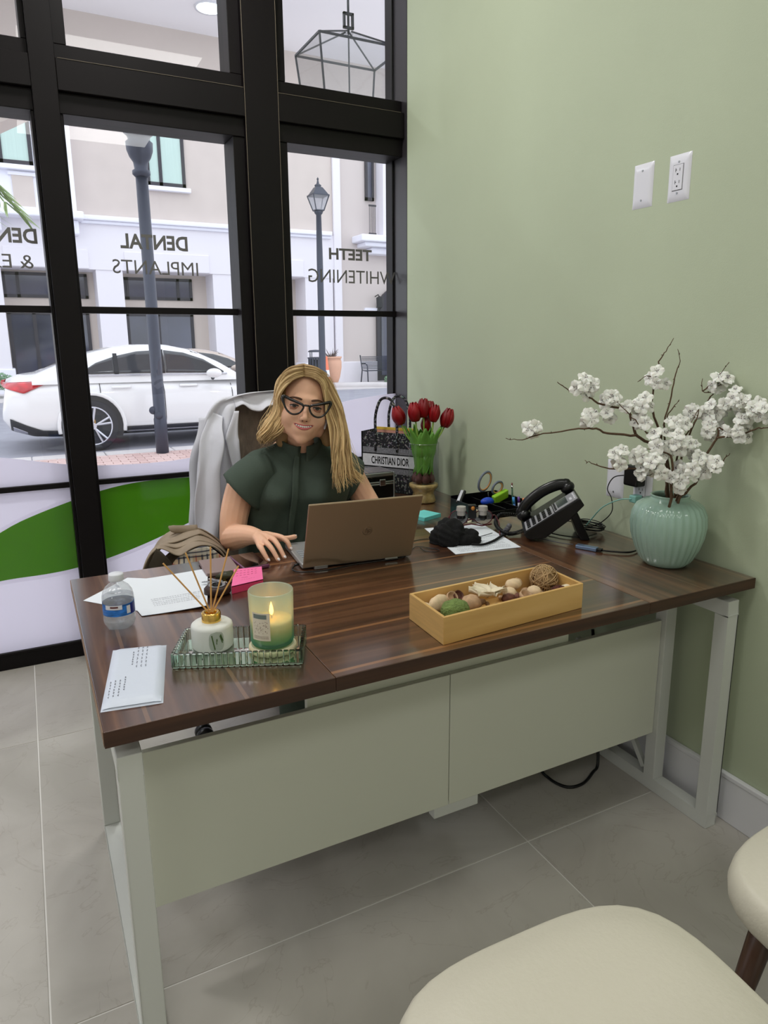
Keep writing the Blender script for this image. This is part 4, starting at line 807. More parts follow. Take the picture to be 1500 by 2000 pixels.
pod('green moss ball at the left end of the bamboo box',-.90,1.232,.790,.030,mossm,(1.15,1,.85),name='moss_ball')
pod('curled tan bark piece behind the moss ball',-.905,1.295,.785,.026,cork[0],(1.3,.6,.8),rz=.4)
pod('pale round pod in the far left corner of the bamboo box',-.945,1.285,.783,.017,cork[0])
pod('small cupped pod shell behind the moss ball',-.865,1.302,.790,.016,cork[1],kind='shell')
pod('second cupped brown shell next to the curled bark',-.842,1.31,.788,.014,cork[2],kind='shell')
pod('walnut-like tan pod right of the moss ball',-.838,1.262,.787,.021,cork[1],(1.15,1,.9))
pod('large white dried flower in the middle of the bamboo box',-.787,1.268,.793,.045,cork[3],kind='petal',name='dried_flower')
pod('dark brown nut beside the white dried flower',-.747,1.243,.787,.014,cork[2],(1.25,.95,.85))
pod('pale round pod right of the white dried flower',-.725,1.268,.788,.017,cork[0])
pod('tan pod sitting on top of the pod cluster',-.702,1.285,.801,.018,cork[0],(1.2,.9,.75))
pod('small tan pod tucked behind the pod cluster',-.678,1.303,.795,.014,cork[1])
pod('open cupped pod leaning on the front side of the box',-.702,1.236,.786,.019,cork[1],kind='shell',rz=-.3)
pod('round tan pod between the cupped pod and the twine ball',-.665,1.252,.786,.018,cork[0])
pod('dark textured pod cone in front of the twine ball',-.612,1.226,.787,.017,mat('cone_brown',(.36,.2,.17),.9,var=.4,vs=160,bump=1,bs=200),(1.25,1,.85))
pod('small white pod in the right corner of the box',-.585,1.232,.788,.013,cork[3],(1.5,.9,.7))
pod('small brown pod half under the pod cluster',-.716,1.25,.782,.012,cork[2])
bc=Vector((-.603,1.292,.797)); g=G(); g.smooth=True
for k in range(44):
    ax=Vector(rng.normal(size=3)).normalized(); u=ax.orthogonal().normalized(); w=ax.cross(u); rr=.0335+.002*rng.random(); o_=rng.random()*.6-.3
    a0_=rng.random()*6; g.tube([bc+(u*math.cos(a0_+s)+w*math.sin(a0_+s))*rr*math.cos(o_)+ax*rr*math.sin(o_)*.5 for s in np.linspace(0,4.2,14)],.0011,4)
g.ball(bc,.026,14,10); g.build('twine_ball',mat('raffia',(.72,.60,.44),.85,var=.25,vs=40),label='woven raffia twine ball at the right end of the bamboo box',cat='ball',loc=bc-Vector((0,0,.035)))
BRD=[[[[-0.13,1.343,0.937],[-0.145,1.35,1.017],[-0.178,1.368,1.088],[-0.218,1.388,1.117],[-0.237,1.398,1.166],[-0.248,1.403,1.187],[-0.309,1.435,1.201],[-0.341,1.452,1.222],[-0.379,1.471,1.236],[-0.396,1.48,1.245],[-0.419,1.492,1.261]],0.005],[[[-0.233,1.373,1.119],[-0.295,1.405,1.123],[-0.333,1.425,1.137],[-0.376,1.447,1.138],[-0.461,1.491,1.124],[-0.51,1.516,1.111],[-0.549,1.537,1.111]],0.0035],[[[-0.148,1.318,0.943],[-0.161,1.325,1.05],[-0.187,1.338,1.107],[-0.22,1.355,1.128],[-0.249,1.37,1.162],[-0.282,1.387,1.197],[-0.307,1.4,1.217]],0.003],[[[-0.114,1.357,0.932],[-0.128,1.364,1.042],[-0.145,1.373,1.114],[-0.169,1.385,1.177],[-0.173,1.387,1.226],[-0.166,1.384,1.281],[-0.16,1.381,1.322],[-0.147,1.374,1.342],[-0.132,1.366,1.376]],0.004],[[[-0.117,1.336,0.937],[-0.152,1.354,1.116],[-0.153,1.354,1.165],[-0.14,1.348,1.241],[-0.136,1.346,1.289],[-0.129,1.342,1.316],[-0.137,1.346,1.349]],0.003],[[[-0.094,1.347,0.932],[-0.09,1.344,1.042],[-0.076,1.337,1.113],[-0.05,1.324,1.184],[-0.035,1.305,1.226],[-0.052,1.325,1.233],[-0.055,1.326,1.267]],0.0035],[[[-0.052,1.325,1.233],[-0.035,1.304,1.261],[-0.035,1.264,1.315]],0.002],[[[-0.15,1.297,0.948],[-0.123,1.283,1.019],[-0.088,1.265,1.067],[-0.068,1.254,1.115],[-0.064,1.252,1.143],[-0.035,1.232,1.116],[-0.035,1.218,1.122]],0.0045],[[[-0.076,1.247,1.117],[-0.035,1.218,1.124],[-0.035,1.169,1.146],[-0.035,1.134,1.152],[-0.035,1.094,1.159]],0.003],[[[-0.154,1.288,0.95],[-0.126,1.273,0.985],[-0.099,1.259,1.02],[-0.069,1.244,1.03],[-0.056,1.237,1.055],[-0.04,1.229,1.075]],0.004],[[[-0.187,1.282,0.955],[-0.194,1.286,1.059],[-0.223,1.3,1.086],[-0.257,1.318,1.093]],0.004],[[[-0.184,1.292,1.023],[-0.235,1.318,1.033],[-0.284,1.343,1.037],[-0.333,1.368,1.037],[-0.37,1.388,1.051],[-0.39,1.398,1.058]],0.0035],[[[-0.147,1.306,0.946],[-0.148,1.307,1.08],[-0.133,1.299,1.121],[-0.116,1.291,1.149],[-0.108,1.286,1.19],[-0.134,1.299,1.135]],0.003],[[[-0.228,1.348,1.129],[-0.192,1.33,1.105],[-0.227,1.347,1.105]],0.002],[[[-0.163,1.382,1.247],[-0.184,1.393,1.275],[-0.211,1.407,1.261]],0.002],[[[-0.153,1.354,1.165],[-0.13,1.343,1.2],[-0.126,1.34,1.207]],0.0018]]
FLD=[[[-0.489,1.505,1.142],5,0.023],[[-0.361,1.462,1.249],7,0.031],[[-0.33,1.446,1.253],3,0.017],[[-0.286,1.423,1.217],8,0.034],[[-0.338,1.45,1.166],6,0.028],[[-0.289,1.425,1.17],4,0.026],[[-0.239,1.399,1.194],4,0.021],[[-0.162,1.382,1.268],7,0.026],[[-0.202,1.38,1.2],7,0.028],[[-0.211,1.362,1.161],7,0.031],[[-0.143,1.327,1.147],8,0.034],[[-0.206,1.314,1.108],10,0.04],[[-0.168,1.284,1.109],8,0.034],[[-0.267,1.346,1.07],6,0.028],[[-0.309,1.367,1.066],7,0.031],[[-0.239,1.309,1.052],11,0.043],[[-0.257,1.307,1.027],6,0.031],[[-0.163,1.258,1.054],11,0.043],[[-0.111,1.243,1.038],9,0.034],[[-0.144,1.271,1.098],7,0.028],[[-0.035,1.29,1.254],7,0.028],[[-0.074,1.314,1.186],6,0.028],[[-0.058,1.283,1.135],6,0.028],[[-0.045,1.265,1.195],10,0.037],[[-0.035,1.229,1.218],9,0.037],[[-0.035,1.189,1.194],8,0.034],[[-0.035,1.15,1.191],7,0.031],[[-0.035,1.22,1.144],8,0.034],[[-0.035,1.2,1.126],3,0.014],[[-0.172,1.263,1.013],6,0.031],[[-0.048,1.3,1.179],4,0.02]]
# ================================================================ vase and blossom branches
VX,VY=-.125,1.34
t=thing('ribbed_vase','large ribbed seafoam green glass vase at the right end of the desk','vase',(VX,VY,.75))
vm=mat('seafoam_glass',(.61,.73,.67),.12,coat=.5,var=.05,vs=6)
vp=[(.052,.0),(.060,.003),(.072,.018),(.086,.05),(.097,.085),(.101,.118),(.098,.148),(.088,.17),(.070,.184),(.056,.188),(.051,.192),(.053,.2),(.050,.2005),(.047,.196),(.047,.185),(.06,.176),(.085,.15),(.09,.11),(.06,.02),(0,.012)]
P=[]; 
for (a,b),(c,d) in zip(vp,vp[1:]): P+=[(a,b),((a+c)/2,(b+d)/2)]
P.append(vp[-1])
g=G(); g.lathe(P,(VX,VY,.7505),128,fn=lambda a,z:1+(.045*abs(math.cos(15*a))-.022)*sm(.004,.03,z)*sm(.196,.17,z),cap=False); g.build('body',vm,t,smooth=True,rec=False)
t=thing('blossom_branches','brown twig branches covered in white blossom standing in the green vase','flowers',(VX,VY,.77))
barkm=mat('twig_bark',(.37,.29,.22),.8,var=.2,vs=60,bump=.4,bs=120); fy=[]
for P,r in BRD:
    P=[Vector(p) for p in P]
    Q=spl(P,4)
    if abs(P[0].z-.945)<.03: Q=[Vector((VX+.03*random.uniform(-1,1),VY+.03*random.uniform(-1,1),.78))]+Q
    Q=[q+Vector(rng.normal(size=3))*.0012 for q in Q]; n=len(Q)
    g=G(); g.smooth=True; g.tube(Q,[max(.0009,r*(1-.8*(k/(n-1))**1.2)) for k in range(n)],7)
    for k in range(3,n-1,4):   # buds and knots
        d_=Vector(rng.normal(size=3)).normalized(); g.tube([Q[k],Q[k]+d_*.006],[.0018,.0004],5)
    g.build('branch',barkm,t); fy.append(Q)
petal=mat('white_petal',(.95,.95,.92),.6,sss=.1); stam=mat('dark_stamen',(.33,.2,.24),.6); gstem=mat('olive_stem',(.38,.40,.22),.6); cent=mat('flower_centre',(.62,.6,.36),.6)
def flower(sd):
    r_=random.Random(sd); g=G(); g.smooth=True
    for k in range(5):
        a=k*2*PI/5+r_.uniform(-.15,.15); tl_=r_.uniform(.0,.5); R=rotz(a)@Matrix.Rotation(-tl_,3,'Y'); L=r_.uniform(.0165,.0205)
        g.grid(lambda u,v:R@Vector((.002+L*u,(v-.5)*L*1.15*math.sin(PI*min(.93,.08+.88*u))**.7,.003*math.sin(PI*v)+.0015*math.sin(9*v+5*u)*u-.003*u*u)),5,6)
    g.cur=1
    for k in range(9):
        a=r_.uniform(0,6.28); e=r_.uniform(.5,1.3); d=Vector((math.cos(a)*math.cos(e),math.sin(a)*math.cos(e),math.sin(e))); g.tube([Vector((0,0,0)),d*.010],.00028,3); g.ball(d*.0105,.0009,5,4)
    g.cur=2; g.ball((0,0,.0005),.0022,8,5); g.tube([(0,0,0),(0,0,-.012),(.002,.001,-.022)],.0009,5)
    o=g.build('blossom',[petal,stam,gstem],t,local=True,rec=False); return o
fproto=[flower(k) for k in range(4)]; nf=0
for (c,n,s) in FLD:
    c=Vector(c); n=max(2,int(n*.78+.5))
    for k in range(n):
        d=Vector(rng.normal(size=3)).normalized(); q=c+Vector((d.x,d.y,d.z*.85))*s*(.35+.75*rng.random())
        q.x=min(q.x,-.025)
        tocam=(CP-q).normalized(); nrm=(d*.75+tocam*.9+Vector((0,0,.35))).normalized()
        o=fproto[nf%4] if nf<4 else fproto[nf%4].copy()
        if nf>=4: COL.objects.link(o)
        o.parent=t; o.location=q-Vector((VX,VY,.77)); e=nrm.to_track_quat('Z','Y').to_euler(); e2=(nrm.to_track_quat('Z','Y').to_matrix()@rotz(random.random()*6)).to_euler(); o.rotation_euler=e2; sc=random.uniform(.85,1.15); o.scale=(sc,)*3; nf+=1
# ================================================================ desk telephone
t=thing('desk_telephone','black desk telephone with silver keypad on an angled stand','telephone',(-.23,1.72,.75))
fx=Vector((.665,-.456,.56)).normalized(); fyv=Vector((.566,.825,0)); fyv=(fyv-fx*fyv.dot(fx)).normalized(); fz=fx.cross(fyv); FO=Vector((-.348,1.703,.779))+fyv*.075-fz*.022; FR=Matrix((fx,fyv,fz)).transposed()
def ph(x,y,z): return FO+FR@Vector((x,y,z))
def pb(name,m_,x0,y0,z0,x1,y1,z1,par=t,bev=.002): return G().box(x0,y0,z0,x1,y1,z1,R=FR,c=FO).build(name,m_,par,bev=bev)
# x: up the slope, y: across (handset side is +y), z: normal
silv=mat('silver_grey_plastic',(.66,.66,.68),.35,.2)
b=G(); sec=[(0,0),(0,.018),(.012,.022),(.20,.022),(.205,.018),(.205,-.006),(.14,-.022),(.05,-.03),(.012,-.012)]
vs=[ph(x,-.075,z) for x,z in sec]+[ph(x,.105,z) for x,z in sec]; n=len(sec); b.add(vs,[tuple(range(n)),tuple(range(2*n-1,n-1,-1))]+[(i,(i+1)%n,n+(i+1)%n,n+i) for i in range(n)]); b=b.build('body',blackp,t,bev=.003)
pb('keypad_panel',silv,.012,-.070,.0215,.115,.03,.0235); pb('display_panel',silv,.118,-.070,.0215,.200,.03,.026)
pb('display',mat('grey_lcd',(.28,.31,.31),.2),.132,-.055,.0258,.168,.022,.0268,bev=.0005); g=G()
for k in range(4): g.box(.190,-.06+k*.02,.0255,.1955,-.048+k*.02,.0275,R=FR,c=FO)
g.box(.176,-.05,.0262,.184,-.02,.0266,R=FR,c=FO); g.build('display_mark',wplas,t,kind='stuff')
for r in range(5):
    for c_ in range(4): pb('key',blackp,.02+r*.019,-.066+c_*.0235,.0234,.032+r*.019,-.050+c_*.0235,.0265,bev=.0012)
for c_ in range(5): pb('key',blackp,.121,-.066+c_*.019,.0258,.128,-.054+c_*.019,.0275,bev=.0008)
g=G(); g.smooth=True; P=spl([ph(.018,.07,.045),ph(.05,.07,.062),ph(.11,.07,.070),ph(.165,.07,.062),ph(.195,.07,.045)],8); g.tube(P,[.013,.0135,.0135]+[.0125]*(len(P)-6)+[.0135,.0135,.013],14,flat=1.5,rnd=True)
g.ball(ph(.022,.07,.036),.024,18,12,(1,1,.8),R=FR); g.ball(ph(.190,.07,.036),.024,18,12,(1,1,.8),R=FR); g.build('handset',mat('black_handset',(.05,.05,.055),.28),t)
g=G(); g.add([ph(.15,-.05,-.02),ph(.175,-.05,-.018),ph(.175,.07,-.018),ph(.15,.07,-.02)]+[Vector(p) for p in ((-.178,1.628,.7505),(-.150,1.612,.7505),(-.085,1.715,.7505),(-.112,1.73,.7505))],[(0,1,2,3),(7,6,5,4),(0,4,5,1),(1,5,6,2),(2,6,7,3),(3,7,4,0)]); g.build('stand',blackp,t,bev=.004)
P=[];A0=spl([ph(.018,.085,.03),Vector((-.285,1.90,.79)),Vector((-.31,1.90,.768)),Vector((-.345,1.835,.762)),Vector((-.355,1.775,.762)),Vector((-.325,1.765,.762)),ph(.03,.03,-.005)],24)
for i in range(len(A0)-1):
    tdir=(A0[i+1]-A0[i]).normalized(); u=tdir.orthogonal().normalized(); w=tdir.cross(u)
    for j in range(3): a=(i*3+j)*1.05; P.append(A0[i].lerp(A0[i+1],j/3)+(u*math.cos(a)+w*math.sin(a))*.0062)
g=G(); g.tube(P,.0016,5); g.build('coiled_cord',blackp,t,smooth=True)
# adapter and stylus-like cable
cord('usb_cable','thin grey and black cable running to the blue-grey adapter',[(-.30,1.72,.757),(-.28,1.67,.756),(-.262,1.62,.756),(-.246,1.585,.758)],.0017,mat('dark_grey_cable',(.3,.3,.32),.5))
t=thing('usb_adapter','small blue-grey metal cable adapter lying on the desk by the vase','adapter',(-.228,1.545,.75))
RA=rotz(math.atan2(-.07,.033)); ac=Vector((-.228,1.545,.751)); G().box(-.033,-.011,0,.033,.011,.011,R=RA,c=ac).build('body',mat('blue_grey_metal',(.47,.55,.68),.3,.7),t,bev=.002); G().box(.033,-.008,.001,.048,.008,.010,R=RA,c=ac).build('plug',blackp,t,bev=.002)
g=G(); g.tube(spl([ac+RA@Vector((.048,0,.005)),Vector((-.185,1.475,.756)),Vector((-.15,1.45,.756)),Vector((-.10,1.462,.756)),Vector((-.06,1.5,.756))],8),.0028,8); g.build('cable',blackp,t,smooth=True)
P=[]
for k in range(150):
    a=k*.35; P.append((-.075+.035*math.cos(a)*(1+.2*math.sin(k*.13)),1.70+.055*math.sin(a)*(1+.15*math.cos(k*.17)),.757+.012*(1+math.sin(k*.21))*.5+.0001*k))
g=G(); g.tube(P,.0017,6); g.tube(spl([(-.07,1.72,.772),(-.11,1.76,.775),(-.14,1.86,.775),(-.13,1.95,.77)],8),.0018,6); g.tube(spl([(-.09,1.65,.756),(-.16,1.64,.756),(-.2,1.68,.756),(-.22,1.74,.756)],8),.002,6)
g.build('cable_pile',blackp,smooth=True,label='tangled pile of thin black cables on the desk behind the telephone',cat='cable',loc=(-.075,1.7,.752))
# ================================================================ organiser on the side table
t=thing('desk_organizer','black plastic desk organiser tray against the green wall','organizer',(-.13,2.19,.675))
OX0,OX1,OY0,OY1,OZ=-.235,-.018,2.075,2.31,.6755
g=G(); g.box(OX0,OY0,OZ,OX1,OY1,OZ+.004).box(OX0,OY0,OZ,OX1,OY0+.003,OZ+.075).box(OX0,OY1-.003,OZ,OX1,OY1,OZ+.095).box(OX0,OY0,OZ,OX0+.003,OY1,OZ+.085).box(OX1-.003,OY0,OZ,OX1,OY1,OZ+.095).box(OX0,2.17,OZ,OX1,2.173,OZ+.08).box(-.14,OY0,OZ,-.137,OY1,OZ+.08).box(-.08,OY0,OZ,-.077,2.17,OZ+.08); g.build('tray',blackp,t,bev=.001)
for k in range(3): G().box(OX0+.01,OY0-.002,OZ+.012+.02*k,OX1-.01,OY0-.0002,OZ+.026+.02*k).build('drawer_front',mat('black_gloss',(.04,.04,.045),.15),t,bev=.001)
def std(name,label,cat,base,top,r,m_,n=10,tip=None,parts=None):
    b0=Vector(base);b1=Vector(top); t=thing(name,label,cat,b0); g=G(); g.tube([b0,b1],r,n); g.build('barrel',m_,t,smooth=True)
    if parts:
        for (nm,a,b,rr,mm) in parts: g=G(); g.tube([b0.lerp(b1,a),b0.lerp(b1,b)],rr,n); g.build(nm,mm,t,smooth=True)
    return t
std('pencil','dark green pencil standing in the organiser, its eraser up','pencil',(-.06,2.13,OZ+.006),(-.05,2.16,OZ+.155),.0035,mat('pencil_green',(.16,.30,.2),.4),6,parts=[('ferrule',.86,.93,.0037,chrome),('eraser',.93,1.0,.0035,mat('eraser_pink',(.85,.5,.5),.8))])
std('pen','blue capped pen in the front slot of the organiser','pen',(-.068,2.10,OZ+.006),(-.075,2.115,OZ+.11),.0045,mat('clear_blue',(.35,.55,.85),.2),parts=[('cap',.75,1.0,.005,mat('sky_cap',(.3,.6,.85),.3))])
std('pen','purple capped pen beside the blue pen','pen',(-.055,2.10,OZ+.006),(-.052,2.112,OZ+.11),.0045,mat('clear_pen',(.8,.8,.85),.2),parts=[('cap',.78,1.0,.005,mat('purple_cap',(.42,.28,.6),.3))])
std('marker','red marker pen leaning in the front slot of the organiser','marker',(-.045,2.09,OZ+.006),(-.035,2.10,OZ+.095),.006,mat('red_plastic',(.8,.14,.16),.3),parts=[('clip',.5,.95,.0068,mat('red_plastic',(.8,.14,.16)))])
std('marker','white and orange marker at the right of the organiser','marker',(-.03,2.11,OZ+.006),(-.022,2.12,OZ+.10),.0045,mat('white_barrel',(.9,.9,.92),.3),parts=[('cap',.8,1.0,.005,mat('orange_cap',(.9,.55,.35),.3))])
g=G(); g.box(-.04,-.010,-.018,.04,.010,.018,R=Euler((.2,-.25,.2)).to_matrix(),c=(-.075,2.2,OZ+.095)); g.build('highlighter_block',mat('lime_green',(.58,.80,.2),.4),bev=.004,label='lime green plastic tape holder sticking out of the organiser',cat='tape holder',loc=(-.075,2.2,OZ+.08))
g=G(); g.smooth=True; g.ball((-.135,2.2,OZ+.082),.022,16,10,(1.4,.8,.75)); g.build('computer_mouse',mat('royal_blue',(.16,.30,.75),.25),label='shiny royal blue plastic piece in the organiser below the scissors',cat='tape',loc=(-.135,2.2,OZ+.066)).name='tape_dispenser'
t=thing('scissors','grey and orange handled scissors standing handles up in the organiser','scissors',(-.12,2.22,OZ+.01))
go=mat('grey_handle',(.42,.45,.5),.4); ora=mat('tan_orange_grip',(.80,.58,.33),.5)
for (c,rx,rz_,sc) in (((-.125,2.235,OZ+.155),.028,.040,0.5),((-.082,2.21,OZ+.130),.022,.027,.9)):
    c=Vector(c); g=G(); Rr_=Matrix.Rotation(sc,3,'Y'); g.tube([c+Rr_@Vector((rx*math.cos(a),.004*math.cos(a),rz_*math.sin(a))) for a in [k*PI/12 for k in range(24)]],.0048,8,closed=True); h=g.build('handle',go,t,smooth=True)
    g=G(); g.tube([c+Rr_@Vector(((rx-.004)*math.cos(a),-.002,(rz_-.004)*math.sin(a))) for a in [k*PI/12 for k in range(24)]],.003,8,closed=True); g.build('grip',ora,h,smooth=True)
g=G(); g.tube([(-.115,2.225,OZ+.11),(-.11,2.215,OZ+.01)],[.007,.002],6,flat=.3); g.tube([(-.10,2.215,OZ+.108),(-.11,2.21,OZ+.01)],[.007,.002],6,flat=.3); g.build('blade',chrome,t)
t=thing('stapler','small black stapler with chrome top at the left end of the organiser','stapler',(-.2,2.27,OZ+.02)); g=G(); g.box(-.02,-.012,0,.045,.012,.014,R=Euler((0,-.7,.6)).to_matrix(),c=(-.215,2.27,OZ+.08)); g.build('arm',blackp,t,bev=.004); g=G(); g.box(-.015,-.006,.014,.04,.006,.018,R=Euler((0,-.7,.6)).to_matrix(),c=(-.215,2.27,OZ+.08)); g.build('top_plate',chrome,t,bev=.001)
g=G(); g.smooth=True; g.tube([(-.25+.02*math.cos(a),2.12+.0*a,OZ+.05+.025*math.sin(a)) for a in [k*PI/10 for k in range(11)]],.008,10); g.tube([(-.27,2.12,OZ+.05),(-.27,2.12,OZ)],.008,10); g.build('cream_hook',mat('cream_plastic',(.87,.85,.72),.3),label='cream plastic hook-shaped tool between the loupes and the organiser',cat='tool',loc=(-.27,2.12,OZ))
# ================================================================ loupes and cap
t=thing('loupe_glasses','dental loupe glasses with two grey telescopes and clear dark-red framed lenses','glasses',(-.385,1.90,.7515))
LC=Vector((-.395,1.925,.792)); Lr=rotz(-.42)*1.22; wine=mat('wine_frame',(.34,.08,.14),.3)
def lo_(x,y,z): return LC+Lr@Vector((x,y,z))
for s in (-1,1):
    o_=[lo_(s*.034+.026*math.cos(a),-.002+.004*abs(math.cos(a)),-.004+.021*math.sin(a)) for a in [k*PI/12 for k in range(24)]]
    g=G(); g.tube(o_,.0017,6,closed=True); rm=g.build('rim',wine,t,smooth=True); g=G(); g.add(o_,[tuple(range(24))]); g.build('lens',glassmat('loupe_lens',(.92,.93,.94),.08,.02,.1),rm,rec=False)
    d=Vector((0,-.25,-.97)).normalized(); c=lo_(s*.030,-.012,.030)
    g=G(); g.tube([c,c-Vector((0,0,.014)),c-Vector((0,0,.0141)),c-Vector((0,0,.030))],[.0155,.0168,.0132,.0132],18); g.build('telescope',mat('warm_grey_barrel',(.74,.72,.70),.35,.3),t,smooth=False)
    g=G(); g.tube([c-Vector((0,0,.030)),c-Vector((0,0,.040)),c-Vector((0,0,.048))],[.0142,.015,.009],18); g.build('eyepiece',blackp,t); 
g=G(); g.tube([lo_(-.01,-.003,-.012),lo_(0,-.006,-.008),lo_(.01,-.003,-.012)],.003,6); g.tube([lo_(-.022,-.004,-.026),lo_(.0,-.006,-.022),lo_(.03,-.004,-.028),lo_(.058,-.002,-.024)],.0026,6); g.build('bridge',wine,t,smooth=True)
g=G(); g.box(-.011,-.018,-.004,.011,.0,.034,R=Lr,c=LC); hh=g.build('hinge_block',blackp,t,bev=.002); g=G(); g.lathe([(.0,-.001),(.006,0),(.007,.005),(.0,.008)],lo_(0,-.018,.026),14,R=Matrix.Rotation(PI/2,3,'X')); g.build('orange_knob',mat('amber_knob',(.75,.48,.2),.25),hh,smooth=True)
g=G(); g.tube(spl([lo_(.06,0,.0),lo_(.072,.02,-.006),lo_(.075,-.02,-.02),lo_(.06,-.10,-.029)],6),.0028,6,flat=.6); g.tube(spl([lo_(-.06,0,.0),lo_(-.068,-.02,-.006),lo_(-.06,-.07,-.022)],6),.0028,6); g.build('temple_arm',wine,t,smooth=True)
g=G(); g.smooth=True; g.tube([(-.352,1.80,.755),(-.345,1.785,.775)],.009,10,rnd=True); g.ball((-.342,1.783,.783),.009,12,8); g.build('lamp_clip',mat('smoke_grey',(.35,.35,.37),.3),t)
t=thing('surgical_cap','crumpled black cloth surgical cap with ties on the printed page','cap',(-.55,1.80,.7515))
def capf(d):
    return 1+.09*math.sin(6*d.x+2*d.y)+.07*math.sin(9*d.y-4*d.z)+.05*math.sin(14*d.x*d.y+5*d.z)+.035*math.sin(23*d.z+9*d.x)
g=G(); g.smooth=True; g.ball((-.552,1.812,.7545),.056,56,40,(1.0,1.05,1.25),fn=capf); g.v=[(x,y,max(z,.7518)) for x,y,z in g.v]; g.ball((-.505,1.782,.7545),.043,40,26,(1.1,.85,.9),fn=capf); g.v=[(x,y,max(z,.7518)) for x,y,z in g.v]; g.build('crown',blackm,t)
g=G(); g.smooth=True; g.tube(spl([(-.52,1.735,.758),(-.49,1.72,.757),(-.44,1.735,.757),(-.39,1.765,.757),(-.345,1.79,.758)],8),.0042,6,flat=.6); g.tube(spl([(-.50,1.79,.757),(-.44,1.80,.757),(-.385,1.815,.757)],6),.0012,5); g.build('tie',blackm,t)
# ================================================================ tulips in glass cylinder
TX,TY=-.175,2.63
t=thing('glass_cylinder_vase','tall clear glass vase with pinched waist by the corner','vase',(TX,TY,.675))
tv=[(.0,.001),(.056,.001),(.058,.006),(.050,.03),(.047,.042),(.054,.056),(.066,.068),(.067,.08),(.066,.262)]
g=G(); g.lathe(tv,(TX,TY,.6755),44,cap=False); g.build('glass',glassmat('vase_glass',(.95,.97,.96),.06),t,smooth=True,rec=False); g=G(); g.tube([(TX+.066*math.cos(a),TY+.066*math.sin(a),.9375) for a in [k*PI/16 for k in range(32)]],.0016,6,closed=True); g.build('rim',glassmat('vase_rim',(.85,.88,.87),.25),t,smooth=True)
g=G(); g.lathe([(r*.95,z+.001) for r,z in tv[:8]]+[(.05,.083),(.0,.075)],(TX,TY,.6755),32,fn=lambda a,z:1+.01*math.sin(9*a+z*300)); g.build('pebble_wax',mat('amber_gel',(.80,.68,.45),.3,var=.35,vs=45,trans=.25),smooth=True,label='amber-coloured root gel filling the bottom of the tulip vase',cat='gel',loc=(TX,TY,.676)).name='root_gel'
bulbm=mat('tulip_bulb',(.33,.2,.19),.7,var=.4,vs=60); gl_=mat('tulip_leaf',(.40,.60,.25),.5,var=.15,vs=20,stretch=(1,1,.2)); st_=mat('tulip_stem',(.60,.74,.34),.5); redm=mat('tulip_red',(.52,.03,.08),.38,var=.4,vs=25,stretch=(1,1,.3)); gyel=mat('petal_base',(.8,.7,.25),.5)
heads=[(-.261,2.675,1.018,1.10),(-.21,2.640,1.032,1.115),(-.176,2.630,1.048,1.13),(-.145,2.60,1.03,1.105),(-.097,2.588,1.006,1.090),(-.158,2.645,.985,1.05),(-.13,2.66,1.04,1.115)]
names=['leftmost red tulip with rounded head','second red tulip from the left','tallest red tulip in the middle of the bunch','red tulip with a pointed open petal right of the tallest','rightmost red tulip tilting to the right','low dark red tulip bud behind the others','red tulip partly hidden behind the right ones']
for k,(x,y,z0,z1) in enumerate(heads):
    a=k*2*PI/7; bx_,by_=TX+.035*math.cos(a),TY+.035*math.sin(a); T_=thing('tulip',names[k]+', in the glass vase','flower',(bx_,by_,.758))
    g=G(); g.smooth=True; g.tube(spl([(bx_,by_,.79),(bx_*.6+TX*.4,by_*.6+TY*.4,.87),(x*.7+TX*.3,y*.7+TY*.3,.96),(x,y,z0)],6),[.0045]*12+[.0036]*7,8); g.build('stem',st_,T_)
    g=G(); g.lathe([(0,-.022),(.012,-.018),(.018,-.004),(.014,.012),(.006,.026),(.004,.03)],(bx_,by_,.782),16,fn=lambda a,z:1+.08*math.sin(5*a)); g.build('bulb',bulbm,T_,smooth=True)
    h=z1-z0; tilt=Euler(((y-TY)*-3,(x-TX)*3.5,0)).to_matrix(); c=Vector((x,y,z0))
    for p in range(6):
        a_=p*PI/3+.3*k; inn=p%2; g=G(); ra=.0315 if h>.075 else .024
        def pf_(u,v):
            w=(u-.5)*1.5*(1 if not inn else .95); rr=ra*(math.sin(PI*min(1,.12+.72*v))**.7)*(1-.06*inn)*(1-.25*v*v*(k!=3)); sh=math.cos(w*1.1*(v**2.2)); z=h*v*(1-.35*abs(u-.5)**2*4*v*v*.55)
            return c+tilt@Vector((rr*math.cos(a_+w*sh),rr*math.sin(a_+w*sh),z))
        g.grid(pf_,8,12); g.build('petal',redm,T_,smooth=True,solid=.001)
    for L_ in range(2 if k%2 else 2):
        a2=a+1.2*L_+.4; tipr=.055+.02*L_; tz=.99+.02*((k*3+L_)%3)
        Q=spl([(bx_,by_,.80),(TX+.045*math.cos(a2),TY+.045*math.sin(a2),.88),(TX+.06*math.cos(a2),TY+.06*math.sin(a2),.945),(TX+tipr*1.2*math.cos(a2),TY+tipr*1.2*math.sin(a2),tz)],6); nQ=len(Q)
        g=G(); sdv=Vector((-math.sin(a2),math.cos(a2),0)); inw=Vector((-math.cos(a2),-math.sin(a2),0))
        g.grid(lambda u,v:Q[min(nQ-1,int(round(u*(nQ-1))))]+sdv*((v-.5)*.062*math.sin(PI*min(.99,.1+.9*u))**.8)+inw*(.010*(2*v-1)**2),nQ-1,6); g.build('leaf',gl_,T_,smooth=True,solid=.001)
